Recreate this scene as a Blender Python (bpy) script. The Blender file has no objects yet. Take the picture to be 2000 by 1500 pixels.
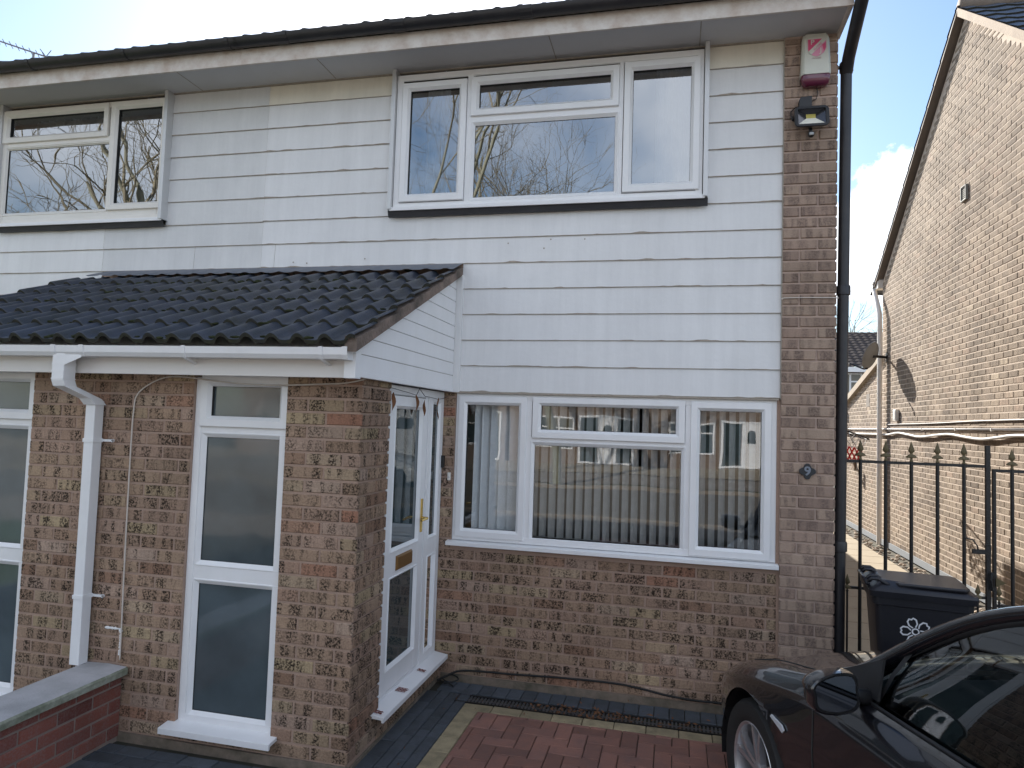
import bpy, bmesh, math, random
from mathutils import Vector, Matrix, noise
R = math.radians
rnd = random.Random(7)
C = bpy.context.scene.collection
sc = bpy.context.scene

# ---------------------------------------------------------------- camera
cam_d = bpy.data.cameras.new('camera'); cam = bpy.data.objects.new('camera', cam_d); C.objects.link(cam)
_r = Vector((0.97299692, 0.22850435, 0.03260001)); _u = Vector((-0.01912288, -0.0609482, 0.99795773)); _f = Vector((-0.23002459, 0.9716332, 0.05493275))
_m = Matrix((( _r.x, _u.x, -_f.x), (_r.y, _u.y, -_f.y), (_r.z, _u.z, -_f.z)))
cam.matrix_world = Matrix.Translation((-1.017, -4.965, 1.908)) @ _m.to_4x4()
cam_d.sensor_width = 36; cam_d.lens = 36 * 1355.5 / 2000; cam_d.clip_end = 1000; cam_d.clip_start = 0.05
sc.camera = cam

# ---------------------------------------------------------------- sun, sky, exposure
SUN_EL, SUN_AZ = 28.5, -21.7          # azimuth from +y towards +x
sun_dir = Vector((math.sin(R(SUN_AZ)) * math.cos(R(SUN_EL)), math.cos(R(SUN_AZ)) * math.cos(R(SUN_EL)), math.sin(R(SUN_EL))))
sl = bpy.data.lights.new('sun', 'SUN'); sl.energy = 5.0; sl.angle = R(0.53); sl.color = (1.0, 0.945, 0.87)
so = bpy.data.objects.new('sun', sl); C.objects.link(so); so.rotation_euler = sun_dir.to_track_quat('Z', 'Y').to_euler()
so.location = (0, 0, 20)
w = bpy.data.worlds.new('World'); sc.world = w; w.use_nodes = True
nt = w.node_tree; nt.nodes.clear()
def WN(t, **k):
    n = nt.nodes.new(t)
    for a, b in k.items(): setattr(n, a, b)
    return n
out = WN('ShaderNodeOutputWorld'); bg = WN('ShaderNodeBackground')
sky = WN('ShaderNodeTexSky', sky_type='NISHITA', sun_disc=False, sun_elevation=R(SUN_EL), sun_rotation=R(SUN_AZ), air_density=1.2, dust_density=0.75, ozone_density=4.0)
bg.inputs['Strength'].default_value = 0.09
tc = WN('ShaderNodeTexCoord')
nz = WN('ShaderNodeTexNoise'); nz.inputs['Scale'].default_value = 9; nz.inputs['Detail'].default_value = 9; nz.inputs['Roughness'].default_value = 0.6
nt.links.new(tc.outputs['Generated'], nz.inputs['Vector'])
def dirpx(px, py): return (_f + _r * ((px - 1000) / 1355.5) - _u * ((py - 750) / 1355.5)).normalized()
acc = None
for px, py, deg in ((1800, 420, 5.4), (1730, 480, 4.6), (1650, 520, 3.6), (1900, 470, 7)):
    dt = WN('ShaderNodeVectorMath', operation='DOT_PRODUCT'); nt.links.new(tc.outputs['Generated'], dt.inputs[0]); dt.inputs[1].default_value = dirpx(px, py)
    ac = WN('ShaderNodeMath', operation='ARCCOSINE'); nt.links.new(dt.outputs['Value'], ac.inputs[0])
    sb = WN('ShaderNodeMath', operation='SUBTRACT'); sb.inputs[0].default_value = R(deg); nt.links.new(ac.outputs[0], sb.inputs[1])
    if acc is None: acc = sb
    else:
        mx = WN('ShaderNodeMath', operation='MAXIMUM'); nt.links.new(acc.outputs[0], mx.inputs[0]); nt.links.new(sb.outputs[0], mx.inputs[1]); acc = mx
nf = WN('ShaderNodeMath', operation='MULTIPLY_ADD'); nt.links.new(nz.outputs['Fac'], nf.inputs[0]); nf.inputs[1].default_value = 0.16; nf.inputs[2].default_value = -0.08
ad = WN('ShaderNodeMath', operation='ADD'); nt.links.new(acc.outputs[0], ad.inputs[0]); nt.links.new(nf.outputs[0], ad.inputs[1])
m1 = WN('ShaderNodeMapRange'); nt.links.new(ad.outputs[0], m1.inputs['Value']); m1.inputs['From Min'].default_value = 0.0; m1.inputs['From Max'].default_value = 0.012
nz2 = WN('ShaderNodeTexNoise'); nz2.inputs['Scale'].default_value = 2.6; nz2.inputs['Detail'].default_value = 6; nt.links.new(tc.outputs['Generated'], nz2.inputs['Vector'])
sp = WN('ShaderNodeSeparateXYZ'); nt.links.new(tc.outputs['Generated'], sp.inputs[0])
back = WN('ShaderNodeMapRange'); nt.links.new(sp.outputs['Y'], back.inputs['Value']); back.inputs['From Min'].default_value = 0.25; back.inputs['From Max'].default_value = -0.1
m2 = WN('ShaderNodeMapRange'); nt.links.new(nz2.outputs['Fac'], m2.inputs['Value']); m2.inputs['From Min'].default_value = 0.42; m2.inputs['From Max'].default_value = 0.60; m2.inputs['To Max'].default_value = 0.8
mm = WN('ShaderNodeMath', operation='MULTIPLY'); nt.links.new(back.outputs[0], mm.inputs[0]); nt.links.new(m2.outputs[0], mm.inputs[1])
mxx = WN('ShaderNodeMath', operation='MAXIMUM'); nt.links.new(m1.outputs[0], mxx.inputs[0]); nt.links.new(mm.outputs[0], mxx.inputs[1])
# cloud colour: white tops, grey lower parts where the noise is thick
cr = WN('ShaderNodeMix', data_type='RGBA'); nt.links.new(nz2.outputs['Fac'], cr.inputs['Factor'])
cr.inputs['A'].default_value = (10.5, 10.8, 11.2, 1); cr.inputs['B'].default_value = (6.0, 6.4, 7.3, 1)
mix = WN('ShaderNodeMix', data_type='RGBA'); nt.links.new(mxx.outputs[0], mix.inputs['Factor']); nt.links.new(sky.outputs[0], mix.inputs['A']); nt.links.new(cr.outputs['Result'], mix.inputs['B'])
nt.links.new(mix.outputs['Result'], bg.inputs['Color']); nt.links.new(bg.outputs[0], out.inputs['Surface'])
sc.view_settings.view_transform = 'Standard'; sc.view_settings.look = 'None'; sc.view_settings.gamma = 1; sc.view_settings.exposure = 1.18

# ---------------------------------------------------------------- materials
def mat(name, col=(0.8, 0.8, 0.8), rough=0.6, metal=0.0, var=0.0, vscale=3.0, col2=None, bump=0.0, bscale=60.0, coat=0.0, spec=0.5, rrand=0.0, fine=0.0, streak=0.0):
    """principled material; var/col2 = soft procedural variation, bump = surface roughness, rrand = per-piece variation, fine = fine speckle"""
    m = bpy.data.materials.new(name); m.use_nodes = True; t = m.node_tree; b = t.nodes['Principled BSDF']
    b.inputs['Base Color'].default_value = (*col, 1); b.inputs['Roughness'].default_value = rough; b.inputs['Metallic'].default_value = metal
    b.inputs['Coat Weight'].default_value = coat; b.inputs['Coat Roughness'].default_value = 0.03; b.inputs['Specular IOR Level'].default_value = spec
    tcn = t.nodes.new('ShaderNodeTexCoord'); last = None
    if col2 is None: col2 = tuple(c * 0.6 for c in col)
    if var > 0:
        n = t.nodes.new('ShaderNodeTexNoise'); n.inputs['Scale'].default_value = vscale; n.inputs['Detail'].default_value = 7; n.inputs['Roughness'].default_value = 0.62
        t.links.new(tcn.outputs['Object'], n.inputs['Vector'])
        mr = t.nodes.new('ShaderNodeMapRange'); mr.inputs['From Min'].default_value = 0.38; mr.inputs['From Max'].default_value = 0.7; mr.inputs['To Max'].default_value = var
        t.links.new(n.outputs['Fac'], mr.inputs['Value'])
        mx = t.nodes.new('ShaderNodeMix'); mx.data_type = 'RGBA'; mx.inputs['A'].default_value = (*col, 1); mx.inputs['B'].default_value = (*col2, 1)
        t.links.new(mr.outputs[0], mx.inputs['Factor']); last = mx.outputs['Result']
    def scale_by(last, val, lo, hi):
        mr = t.nodes.new('ShaderNodeMapRange'); mr.inputs['To Min'].default_value = lo; mr.inputs['To Max'].default_value = hi; t.links.new(val, mr.inputs['Value'])
        mu = t.nodes.new('ShaderNodeVectorMath'); mu.operation = 'SCALE'
        if last is None: mu.inputs[0].default_value = col
        else: t.links.new(last, mu.inputs[0])
        t.links.new(mr.outputs[0], mu.inputs['Scale']); return mu.outputs[0]
    if streak > 0:
        mp = t.nodes.new('ShaderNodeMapping'); mp.inputs['Scale'].default_value = (7, 7, 0.5); t.links.new(tcn.outputs['Object'], mp.inputs[0])
        n = t.nodes.new('ShaderNodeTexNoise'); n.inputs['Scale'].default_value = 1.6; n.inputs['Detail'].default_value = 6; n.inputs['Roughness'].default_value = 0.7; t.links.new(mp.outputs[0], n.inputs['Vector'])
        last = scale_by(last, n.outputs['Fac'], 1 - streak, 1 + streak * 0.6)
    if rrand > 0:
        g = t.nodes.new('ShaderNodeNewGeometry'); last = scale_by(last, g.outputs['Random Per Island'], 1 - rrand, 1 + rrand)
    if fine > 0:
        n = t.nodes.new('ShaderNodeTexNoise'); n.inputs['Scale'].default_value = 160; n.inputs['Detail'].default_value = 3; t.links.new(tcn.outputs['Object'], n.inputs['Vector'])
        last = scale_by(last, n.outputs['Fac'], 1 - fine * 2, 1 + fine * 2)
    if last is not None: t.links.new(last, b.inputs['Base Color'])
    if bump > 0:
        n = t.nodes.new('ShaderNodeTexNoise'); n.inputs['Scale'].default_value = bscale; n.inputs['Detail'].default_value = 5; t.links.new(tcn.outputs['Object'], n.inputs['Vector'])
        bp = t.nodes.new('ShaderNodeBump'); bp.inputs['Strength'].default_value = bump; bp.inputs['Distance'].default_value = 0.01; t.links.new(n.outputs['Fac'], bp.inputs['Height'])
        t.links.new(bp.outputs[0], b.inputs['Normal'])
    return m

def brick_mat(name, stops, dark, dark_amt, speck=0.5, bump=0.6, band=0.6):
    """multi-coloured rustic brick: base colour per brick, dark bands along its length (uv in metres), pitted face"""
    m = bpy.data.materials.new(name); m.use_nodes = True; t = m.node_tree; b = t.nodes['Principled BSDF']; N = t.nodes.new; Lk = t.links.new
    b.inputs['Roughness'].default_value = 0.9; b.inputs['Specular IOR Level'].default_value = 0.2
    g = N('ShaderNodeNewGeometry'); cr = N('ShaderNodeValToRGB'); cr.color_ramp.interpolation = 'LINEAR'
    e = cr.color_ramp.elements
    for i, (p, c) in enumerate(stops):
        el = e[i] if i < 2 else e.new(p)
        el.position = p; el.color = (*c, 1)
    Lk(g.outputs['Random Per Island'], cr.inputs['Fac'])
    uv = N('ShaderNodeUVMap'); tc = N('ShaderNodeTexCoord')
    mp = N('ShaderNodeMapping'); mp.inputs['Scale'].default_value = (19, 2.5, 1); Lk(uv.outputs[0], mp.inputs[0])
    n1 = N('ShaderNodeTexNoise'); n1.inputs['Scale'].default_value = 1.0; n1.inputs['Detail'].default_value = 1.5; Lk(mp.outputs[0], n1.inputs['Vector'])
    m1 = N('ShaderNodeMapRange'); m1.inputs['From Min'].default_value = 0.44; m1.inputs['From Max'].default_value = 0.55; m1.inputs['To Max'].default_value = band; Lk(n1.outputs['Fac'], m1.inputs['Value'])
    wn = N('ShaderNodeTexWhiteNoise'); wn.noise_dimensions = '1D'; mu = N('ShaderNodeMath'); mu.operation = 'MULTIPLY'; mu.inputs[1].default_value = 91.7; Lk(g.outputs['Random Per Island'], mu.inputs[0]); Lk(mu.outputs[0], wn.inputs['W'])
    md = N('ShaderNodeMapRange'); md.inputs['From Min'].default_value = 0.1; md.inputs['From Max'].default_value = 0.8; md.inputs['To Min'].default_value = 0.55 * dark_amt; md.inputs['To Max'].default_value = dark_amt; Lk(wn.outputs['Value'], md.inputs['Value'])
    n2 = N('ShaderNodeTexNoise'); n2.inputs['Scale'].default_value = 95; n2.inputs['Detail'].default_value = 4; n2.inputs['Roughness'].default_value = 0.65; Lk(tc.outputs['Object'], n2.inputs['Vector'])
    m2 = N('ShaderNodeMapRange'); m2.inputs['From Min'].default_value = 0.42; m2.inputs['From Max'].default_value = 0.60; m2.inputs['To Min'].default_value = 1 - speck; Lk(n2.outputs['Fac'], m2.inputs['Value'])
    f1 = N('ShaderNodeMath'); f1.operation = 'MULTIPLY'; Lk(m1.outputs[0], f1.inputs[0]); Lk(m2.outputs[0], f1.inputs[1])
    f2 = N('ShaderNodeMath'); f2.operation = 'MULTIPLY'; Lk(f1.outputs[0], f2.inputs[0]); Lk(md.outputs[0], f2.inputs[1])
    # overall light speck on every brick
    f3 = N('ShaderNodeMath'); f3.operation = 'MULTIPLY_ADD'; Lk(m2.outputs[0], f3.inputs[0]); f3.inputs[1].default_value = 0.26; Lk(f2.outputs[0], f3.inputs[2]); f3.use_clamp = True
    mx = N('ShaderNodeMix'); mx.data_type = 'RGBA'; Lk(f3.outputs[0], mx.inputs['Factor']); Lk(cr.outputs[0], mx.inputs['A']); mx.inputs['B'].default_value = (*dark, 1)
    n3 = N('ShaderNodeTexNoise'); n3.inputs['Scale'].default_value = 1.6; n3.inputs['Detail'].default_value = 5; Lk(tc.outputs['Object'], n3.inputs['Vector'])
    m3 = N('ShaderNodeMapRange'); m3.inputs['From Min'].default_value = 0.3; m3.inputs['From Max'].default_value = 0.7; m3.inputs['To Min'].default_value = 0.74; m3.inputs['To Max'].default_value = 1.22; Lk(n3.outputs['Fac'], m3.inputs['Value'])
    sc_ = N('ShaderNodeVectorMath'); sc_.operation = 'SCALE'; Lk(mx.outputs['Result'], sc_.inputs[0]); Lk(m3.outputs[0], sc_.inputs['Scale'])
    Lk(sc_.outputs[0], b.inputs['Base Color'])
    bm = N('ShaderNodeBump'); bm.inputs['Strength'].default_value = bump; bm.inputs['Distance'].default_value = 0.006; bm.invert = True; Lk(n2.outputs['Fac'], bm.inputs['Height']); Lk(bm.outputs[0], b.inputs['Normal'])
    return m

def flat_brick_mat(name, c1, c2, mortar, axis='x', scale=1.0):
    """brick pattern for walls seen only far off or in reflections"""
    m = bpy.data.materials.new(name); m.use_nodes = True; t = m.node_tree; b = t.nodes['Principled BSDF']; b.inputs['Roughness'].default_value = 0.9
    tc = t.nodes.new('ShaderNodeTexCoord'); s = t.nodes.new('ShaderNodeSeparateXYZ'); c = t.nodes.new('ShaderNodeCombineXYZ'); t.links.new(tc.outputs['Object'], s.inputs[0])
    t.links.new(s.outputs['X' if axis == 'x' else 'Y'], c.inputs[0]); t.links.new(s.outputs['Z'], c.inputs[1])
    bt = t.nodes.new('ShaderNodeTexBrick'); t.links.new(c.outputs[0], bt.inputs['Vector'])
    bt.inputs['Color1'].default_value = (*c1, 1); bt.inputs['Color2'].default_value = (*c2, 1); bt.inputs['Mortar'].default_value = (*mortar, 1)
    bt.inputs['Scale'].default_value = scale; bt.inputs['Brick Width'].default_value = 0.225; bt.inputs['Row Height'].default_value = 0.075; bt.inputs['Mortar Size'].default_value = 0.006
    t.links.new(bt.outputs['Color'], b.inputs['Base Color']); return m

def glass_mat(name, ior=1.75, tint=(0.86, 0.92, 0.9), wave=0.05, wscale=2.2, body=None, rough=0.0):
    """thin glazing: fresnel mirror over either clear transmission or an obscured body colour"""
    m = bpy.data.materials.new(name); m.use_nodes = True; t = m.node_tree; N = t.nodes.new; Lk = t.links.new; t.nodes.clear()
    o = N('ShaderNodeOutputMaterial'); fr = N('ShaderNodeFresnel'); fr.inputs['IOR'].default_value = ior
    gl = N('ShaderNodeBsdfGlossy'); gl.inputs['Roughness'].default_value = rough; gl.inputs['Color'].default_value = (0.95, 0.97, 0.98, 1)
    tc = N('ShaderNodeTexCoord'); nz = N('ShaderNodeTexNoise'); nz.inputs['Scale'].default_value = wscale; nz.inputs['Detail'].default_value = 1.5; Lk(tc.outputs['Object'], nz.inputs['Vector'])
    bm = N('ShaderNodeBump'); bm.inputs['Strength'].default_value = wave; bm.inputs['Distance'].default_value = 0.05; Lk(nz.outputs['Fac'], bm.inputs['Height']); Lk(bm.outputs[0], gl.inputs['Normal'])
    if body is None:
        tr = N('ShaderNodeBsdfTransparent'); tr.inputs['Color'].default_value = (*tint, 1)
    else:
        tr = N('ShaderNodeBsdfDiffuse'); n2 = N('ShaderNodeTexNoise'); n2.inputs['Scale'].default_value = 1.7; n2.inputs['Detail'].default_value = 6; Lk(tc.outputs['Object'], n2.inputs['Vector'])
        mx = N('ShaderNodeMix'); mx.data_type = 'RGBA'; mx.inputs['A'].default_value = (*[max(0.0, c * 0.02) for c in body], 1); mx.inputs['B'].default_value = (*[c * 2.3 for c in body], 1); Lk(n2.outputs['Fac'], mx.inputs['Factor']); Lk(mx.outputs['Result'], tr.inputs['Color'])
    ms = N('ShaderNodeMixShader'); Lk(fr.outputs[0], ms.inputs[0]); Lk(tr.outputs[0], ms.inputs[1]); Lk(gl.outputs[0], ms.inputs[2]); Lk(ms.outputs[0], o.inputs['Surface'])
    return m

M = {}
M['brick'] = brick_mat('brick_rustic', [(0.0, (0.31, 0.19, 0.13)), (0.12, (0.39, 0.265, 0.185)), (0.40, (0.42, 0.295, 0.205)), (0.60, (0.37, 0.25, 0.185)), (0.70, (0.46, 0.35, 0.22)), (0.80, (0.46, 0.335, 0.26)), (0.96, (0.39, 0.24, 0.165)), (1.0, (0.45, 0.20, 0.13))], (0.035, 0.024, 0.017), 1.0, 0.9, 0.95, 1.0)
M['brick_pier'] = brick_mat('brick_pier', [(0.0, (0.34, 0.245, 0.195)), (0.3, (0.44, 0.325, 0.25)), (0.6, (0.48, 0.36, 0.275)), (0.85, (0.42, 0.30, 0.235)), (1.0, (0.49, 0.365, 0.275))], (0.14, 0.10, 0.085), 0.8, 0.45, 0.6, 0.8)
M['mortar'] = mat('mortar', (0.42, 0.295, 0.23), 0.95, var=0.6, vscale=6, col2=(0.33, 0.235, 0.185), bump=0.4, bscale=150, fine=0.1)
M['brick_buff'] = brick_mat('brick_buff', [(0.0, (0.25, 0.20, 0.155)), (0.3, (0.34, 0.272, 0.205)), (0.6, (0.38, 0.305, 0.23)), (0.85, (0.33, 0.262, 0.20)), (0.96, (0.38, 0.285, 0.215)), (1.0, (0.48, 0.40, 0.30))], (0.15, 0.12, 0.095), 0.9, 0.5, 0.8, 0.6)
M['mortar_buff'] = mat('mortar_buff', (0.56, 0.47, 0.385), 0.95, fine=0.08, bump=0.3, bscale=150)
M['brick_red'] = brick_mat('brick_red', [(0.0, (0.16, 0.05, 0.04)), (0.4, (0.24, 0.075, 0.055)), (0.7, (0.27, 0.09, 0.065)), (1.0, (0.20, 0.07, 0.06))], (0.26, 0.19, 0.17), 0.35, 0.9, 0.4, 0.7)
M['mortar_red'] = mat('mortar_red', (0.26, 0.20, 0.17), 0.95, var=0.8, vscale=9, col2=(0.33, 0.27, 0.23), bump=0.4, bscale=120)
M['gable'] = flat_brick_mat('gable_brick', (0.27, 0.19, 0.14), (0.22, 0.15, 0.11), (0.29, 0.21, 0.16), 'y')
M['gable_x'] = flat_brick_mat('brown_brick', (0.22, 0.165, 0.13), (0.17, 0.125, 0.10), (0.33, 0.28, 0.24), 'x')
M['board'] = mat('board_white', (0.80, 0.80, 0.80), 0.5, var=0.35, vscale=1.3, col2=(0.60, 0.60, 0.60), bump=0.12, bscale=25, fine=0.012, streak=0.15)
M['board_cream'] = mat('board_cream', (0.82, 0.77, 0.66), 0.55, var=0.55, vscale=2.2, col2=(0.66, 0.62, 0.53), bump=0.12, bscale=25, fine=0.015, streak=0.16)
M['board_grey'] = mat('board_grey', (0.745, 0.745, 0.74), 0.55, var=0.6, vscale=1.6, col2=(0.58, 0.585, 0.59), bump=0.12, bscale=25, fine=0.015, streak=0.16)
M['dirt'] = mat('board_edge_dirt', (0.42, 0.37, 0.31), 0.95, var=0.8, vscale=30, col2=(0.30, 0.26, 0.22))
M['upvc'] = mat('upvc', (0.86, 0.86, 0.87), 0.28, var=0.3, vscale=5, col2=(0.74, 0.74, 0.72), streak=0.05)
M['upvc_cream'] = mat('upvc_weathered', (0.80, 0.77, 0.72), 0.35, var=0.3, vscale=4, col2=(0.66, 0.62, 0.56))
M['seal'] = mat('rubber_seal', (0.03, 0.03, 0.03), 0.6)
M['alu'] = mat('aluminium_trim', (0.62, 0.62, 0.62), 0.4, 0.3)
M['fascia'] = mat('fascia_peeling', (0.78, 0.73, 0.68), 0.7, var=0.75, vscale=7, col2=(0.50, 0.38, 0.30), bump=0.4, bscale=40)
M['soffit'] = mat('soffit', (0.60, 0.59, 0.60), 0.8, var=0.4, vscale=1.6, col2=(0.50, 0.48, 0.47))
M['gutter_black'] = mat('black_plastic', (0.022, 0.022, 0.026), 0.42, var=0.5, vscale=8, col2=(0.05, 0.045, 0.045))
M['tile'] = mat('roof_tile', (0.044, 0.052, 0.074), 0.42, var=0.85, vscale=5, col2=(0.022, 0.025, 0.022), bump=0.25, bscale=120, fine=0.1)
M['tile_edge'] = mat('tile_edge', (0.03, 0.03, 0.027), 0.9, var=0.7, vscale=14, col2=(0.04, 0.042, 0.015), bump=0.6, bscale=90)
M['moss'] = mat('moss', (0.035, 0.042, 0.012), 1.0, var=0.8, vscale=30, col2=(0.015, 0.02, 0.008), bump=0.9, bscale=200)
M['lead'] = mat('lead', (0.085, 0.10, 0.135), 0.45, var=0.8, vscale=7, col2=(0.10, 0.11, 0.13), bump=0.2, bscale=14)
M['verge'] = mat('verge_mortar', (0.26, 0.195, 0.16), 0.95, var=0.95, vscale=5, col2=(0.07, 0.06, 0.05), bump=0.8, bscale=60)
M['coping'] = mat('coping_concrete', (0.46, 0.45, 0.46), 0.85, var=0.8, vscale=5, col2=(0.30, 0.30, 0.30), bump=0.3, bscale=90, fine=0.05)
M['coping_edge'] = mat('coping_mossy', (0.36, 0.37, 0.30), 0.95, var=0.95, vscale=9, col2=(0.07, 0.09, 0.035), bump=0.6, bscale=60)
M['glass'] = glass_mat('window_glass', 2.05, (0.86, 0.88, 0.89), 0.035, 1.6)
M['glass_up'] = glass_mat('window_glass_upper', 3.8, (0.75, 0.8, 0.82), 0.028, 1.9)
M['glass_obscure'] = glass_mat('obscure_glass', 1.9, wave=0.05, wscale=3.0, body=(0.07, 0.09, 0.10), rough=0.07)
M['glass_door'] = glass_mat('door_glass', 2.1, wave=0.05, wscale=2.0, body=(0.028, 0.045, 0.05))
M['room'] = mat('room_dark', (0.25, 0.22, 0.19), 0.9)
M['slat'] = mat('blind_fabric', (0.86, 0.89, 0.90), 0.9, bump=0.5, bscale=90, var=0.25, vscale=18)
M['voile'] = mat('curtain_voile', (0.84, 0.87, 0.90), 0.9, var=0.2, vscale=10)
M['gold'] = mat('brass', (0.72, 0.50, 0.14), 0.25, 1.0)
M['letter'] = mat('letterbox_brown', (0.28, 0.16, 0.06), 0.35, 0.6)
M['black'] = mat('black_paint', (0.012, 0.012, 0.013), 0.4)
M['iron'] = mat('iron_black', (0.016, 0.015, 0.015), 0.45, 0.0, bump=0.2, bscale=80)
M['bronze'] = mat('finial_gold', (0.13, 0.10, 0.045), 0.55, 0.2, var=0.6, vscale=40, col2=(0.09, 0.07, 0.035))
M['cable'] = mat('cable_white', (0.62, 0.56, 0.50), 0.6)
M['rubber'] = mat('rubber_black', (0.012, 0.012, 0.012), 0.7)
M['pave_char'] = mat('paver_charcoal', (0.068, 0.078, 0.095), 0.85, var=0.5, vscale=14, col2=(0.035, 0.04, 0.035), bump=0.4, bscale=160, rrand=0.22, fine=0.12)
M['pave_buff'] = mat('paver_buff', (0.34, 0.275, 0.17), 0.9, var=0.7, vscale=12, col2=(0.15, 0.13, 0.08), bump=0.4, bscale=160, rrand=0.18, fine=0.1)
M['pave_red'] = mat('paver_red', (0.25, 0.12, 0.09), 0.9, var=0.7, vscale=7, col2=(0.15, 0.09, 0.08), bump=0.4, bscale=160, rrand=0.25, fine=0.1)
M['joint'] = mat('joint_sand', (0.045, 0.04, 0.032), 1.0, var=0.8, vscale=10, col2=(0.03, 0.035, 0.015))
M['path'] = mat('concrete_path', (0.36, 0.30, 0.22), 0.9, var=0.6, vscale=2.2, col2=(0.27, 0.215, 0.15), bump=0.3, bscale=60, fine=0.06)
M['plinth'] = mat('plinth_grey', (0.24, 0.26, 0.28), 0.8, var=0.4, vscale=4, col2=(0.17, 0.19, 0.2))
M['asphalt'] = mat('asphalt', (0.17, 0.15, 0.125), 0.95, var=0.4, vscale=1.2, col2=(0.12, 0.11, 0.095), bump=0.4, bscale=200, fine=0.15)
M['slab'] = mat('pavement_slabs', (0.24, 0.20, 0.16), 0.95, var=0.5, vscale=1.5, col2=(0.17, 0.145, 0.12), fine=0.08)
M['grass'] = mat('grass', (0.055, 0.095, 0.025), 1.0, var=0.8, vscale=4, col2=(0.08, 0.09, 0.03), bump=1.0, bscale=120)
M['soil'] = mat('soil', (0.10, 0.085, 0.065), 1.0, var=0.7, vscale=0.4, col2=(0.07, 0.075, 0.04))
M['bark'] = mat('bark', (0.28, 0.28, 0.22), 0.95, var=0.8, vscale=3, col2=(0.20, 0.18, 0.13))
M['twig'] = mat('twig', (0.20, 0.175, 0.125), 0.95)
M['paint_black'] = mat('car_paint_black', (0.006, 0.006, 0.008), 0.22, coat=1.0, var=0.0)
M['paint_white'] = mat('car_paint_white', (0.75, 0.75, 0.74), 0.25, coat=1.0)
M['trim'] = mat('car_trim', (0.013, 0.013, 0.014), 0.5)
M['alloy'] = mat('alloy_wheel', (0.62, 0.62, 0.64), 0.3, 0.85)
M['carglass'] = glass_mat('car_glass', 2.0, (0.55, 0.68, 0.68), 0.01, 1.0)
M['carseat'] = mat('car_interior', (0.035, 0.038, 0.042), 0.8)
M['mirror'] = mat('mirror_glass', (0.22, 0.24, 0.28), 0.02, 1.0)
M['lens'] = mat('lens_clear', (0.55, 0.57, 0.6), 0.12, coat=1.0)
M['bin'] = mat('bin_plastic', (0.012, 0.012, 0.016), 0.38, var=0.5, vscale=5, col2=(0.025, 0.024, 0.028), bump=0.1, bscale=90)
M['white_print'] = mat('white_print', (0.72, 0.72, 0.74), 0.6)
M['alarm'] = mat('alarm_case', (0.66, 0.66, 0.58), 0.4, var=0.3, vscale=12, col2=(0.55, 0.55, 0.47))
M['shield'] = mat('shield_pink', (0.68, 0.09, 0.20), 0.5)
M['shield_pale'] = mat('shield_faded', (0.72, 0.30, 0.42), 0.5)
M['faded'] = mat('faded_print', (0.55, 0.40, 0.40), 0.6)
M['strobe'] = mat('strobe_maroon', (0.13, 0.02, 0.05), 0.2, coat=0.6)
M['reflector'] = mat('lamp_reflector', (0.85, 0.83, 0.72), 0.4)  # bright copy: reflected light put into the lower face's colour
M['reflector_dark'] = mat('lamp_reflector_dark', (0.12, 0.12, 0.13), 0.15, 0.7)  # dark copy of the same reflector: shade put into the colour
M['led'] = mat('led_chip', (0.5, 0.42, 0.1), 0.5)
M['plaque'] = mat('slate_plaque', (0.022, 0.026, 0.032), 0.35)
M['digit'] = mat('grey_digit', (0.22, 0.25, 0.30), 0.35)
M['dish'] = mat('dish_grey', (0.26, 0.26, 0.25), 0.6, var=0.3, vscale=9)
M['gravel'] = mat('gravel_stone', (0.36, 0.29, 0.22), 0.9, rrand=0.5)
M['leafdry'] = mat('dry_leaf', (0.16, 0.07, 0.03), 0.9, rrand=0.35)
M['net_white'] = mat('net_white', (0.6, 0.58, 0.55), 0.8)
M['net_red'] = mat('net_red', (0.5, 0.03, 0.03), 0.8)
M['redmark'] = mat('red_mark', (0.22, 0.06, 0.05), 0.8)
M['wood'] = mat('fence_wood', (0.20, 0.13, 0.08), 0.9, var=0.6, vscale=5)

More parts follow.
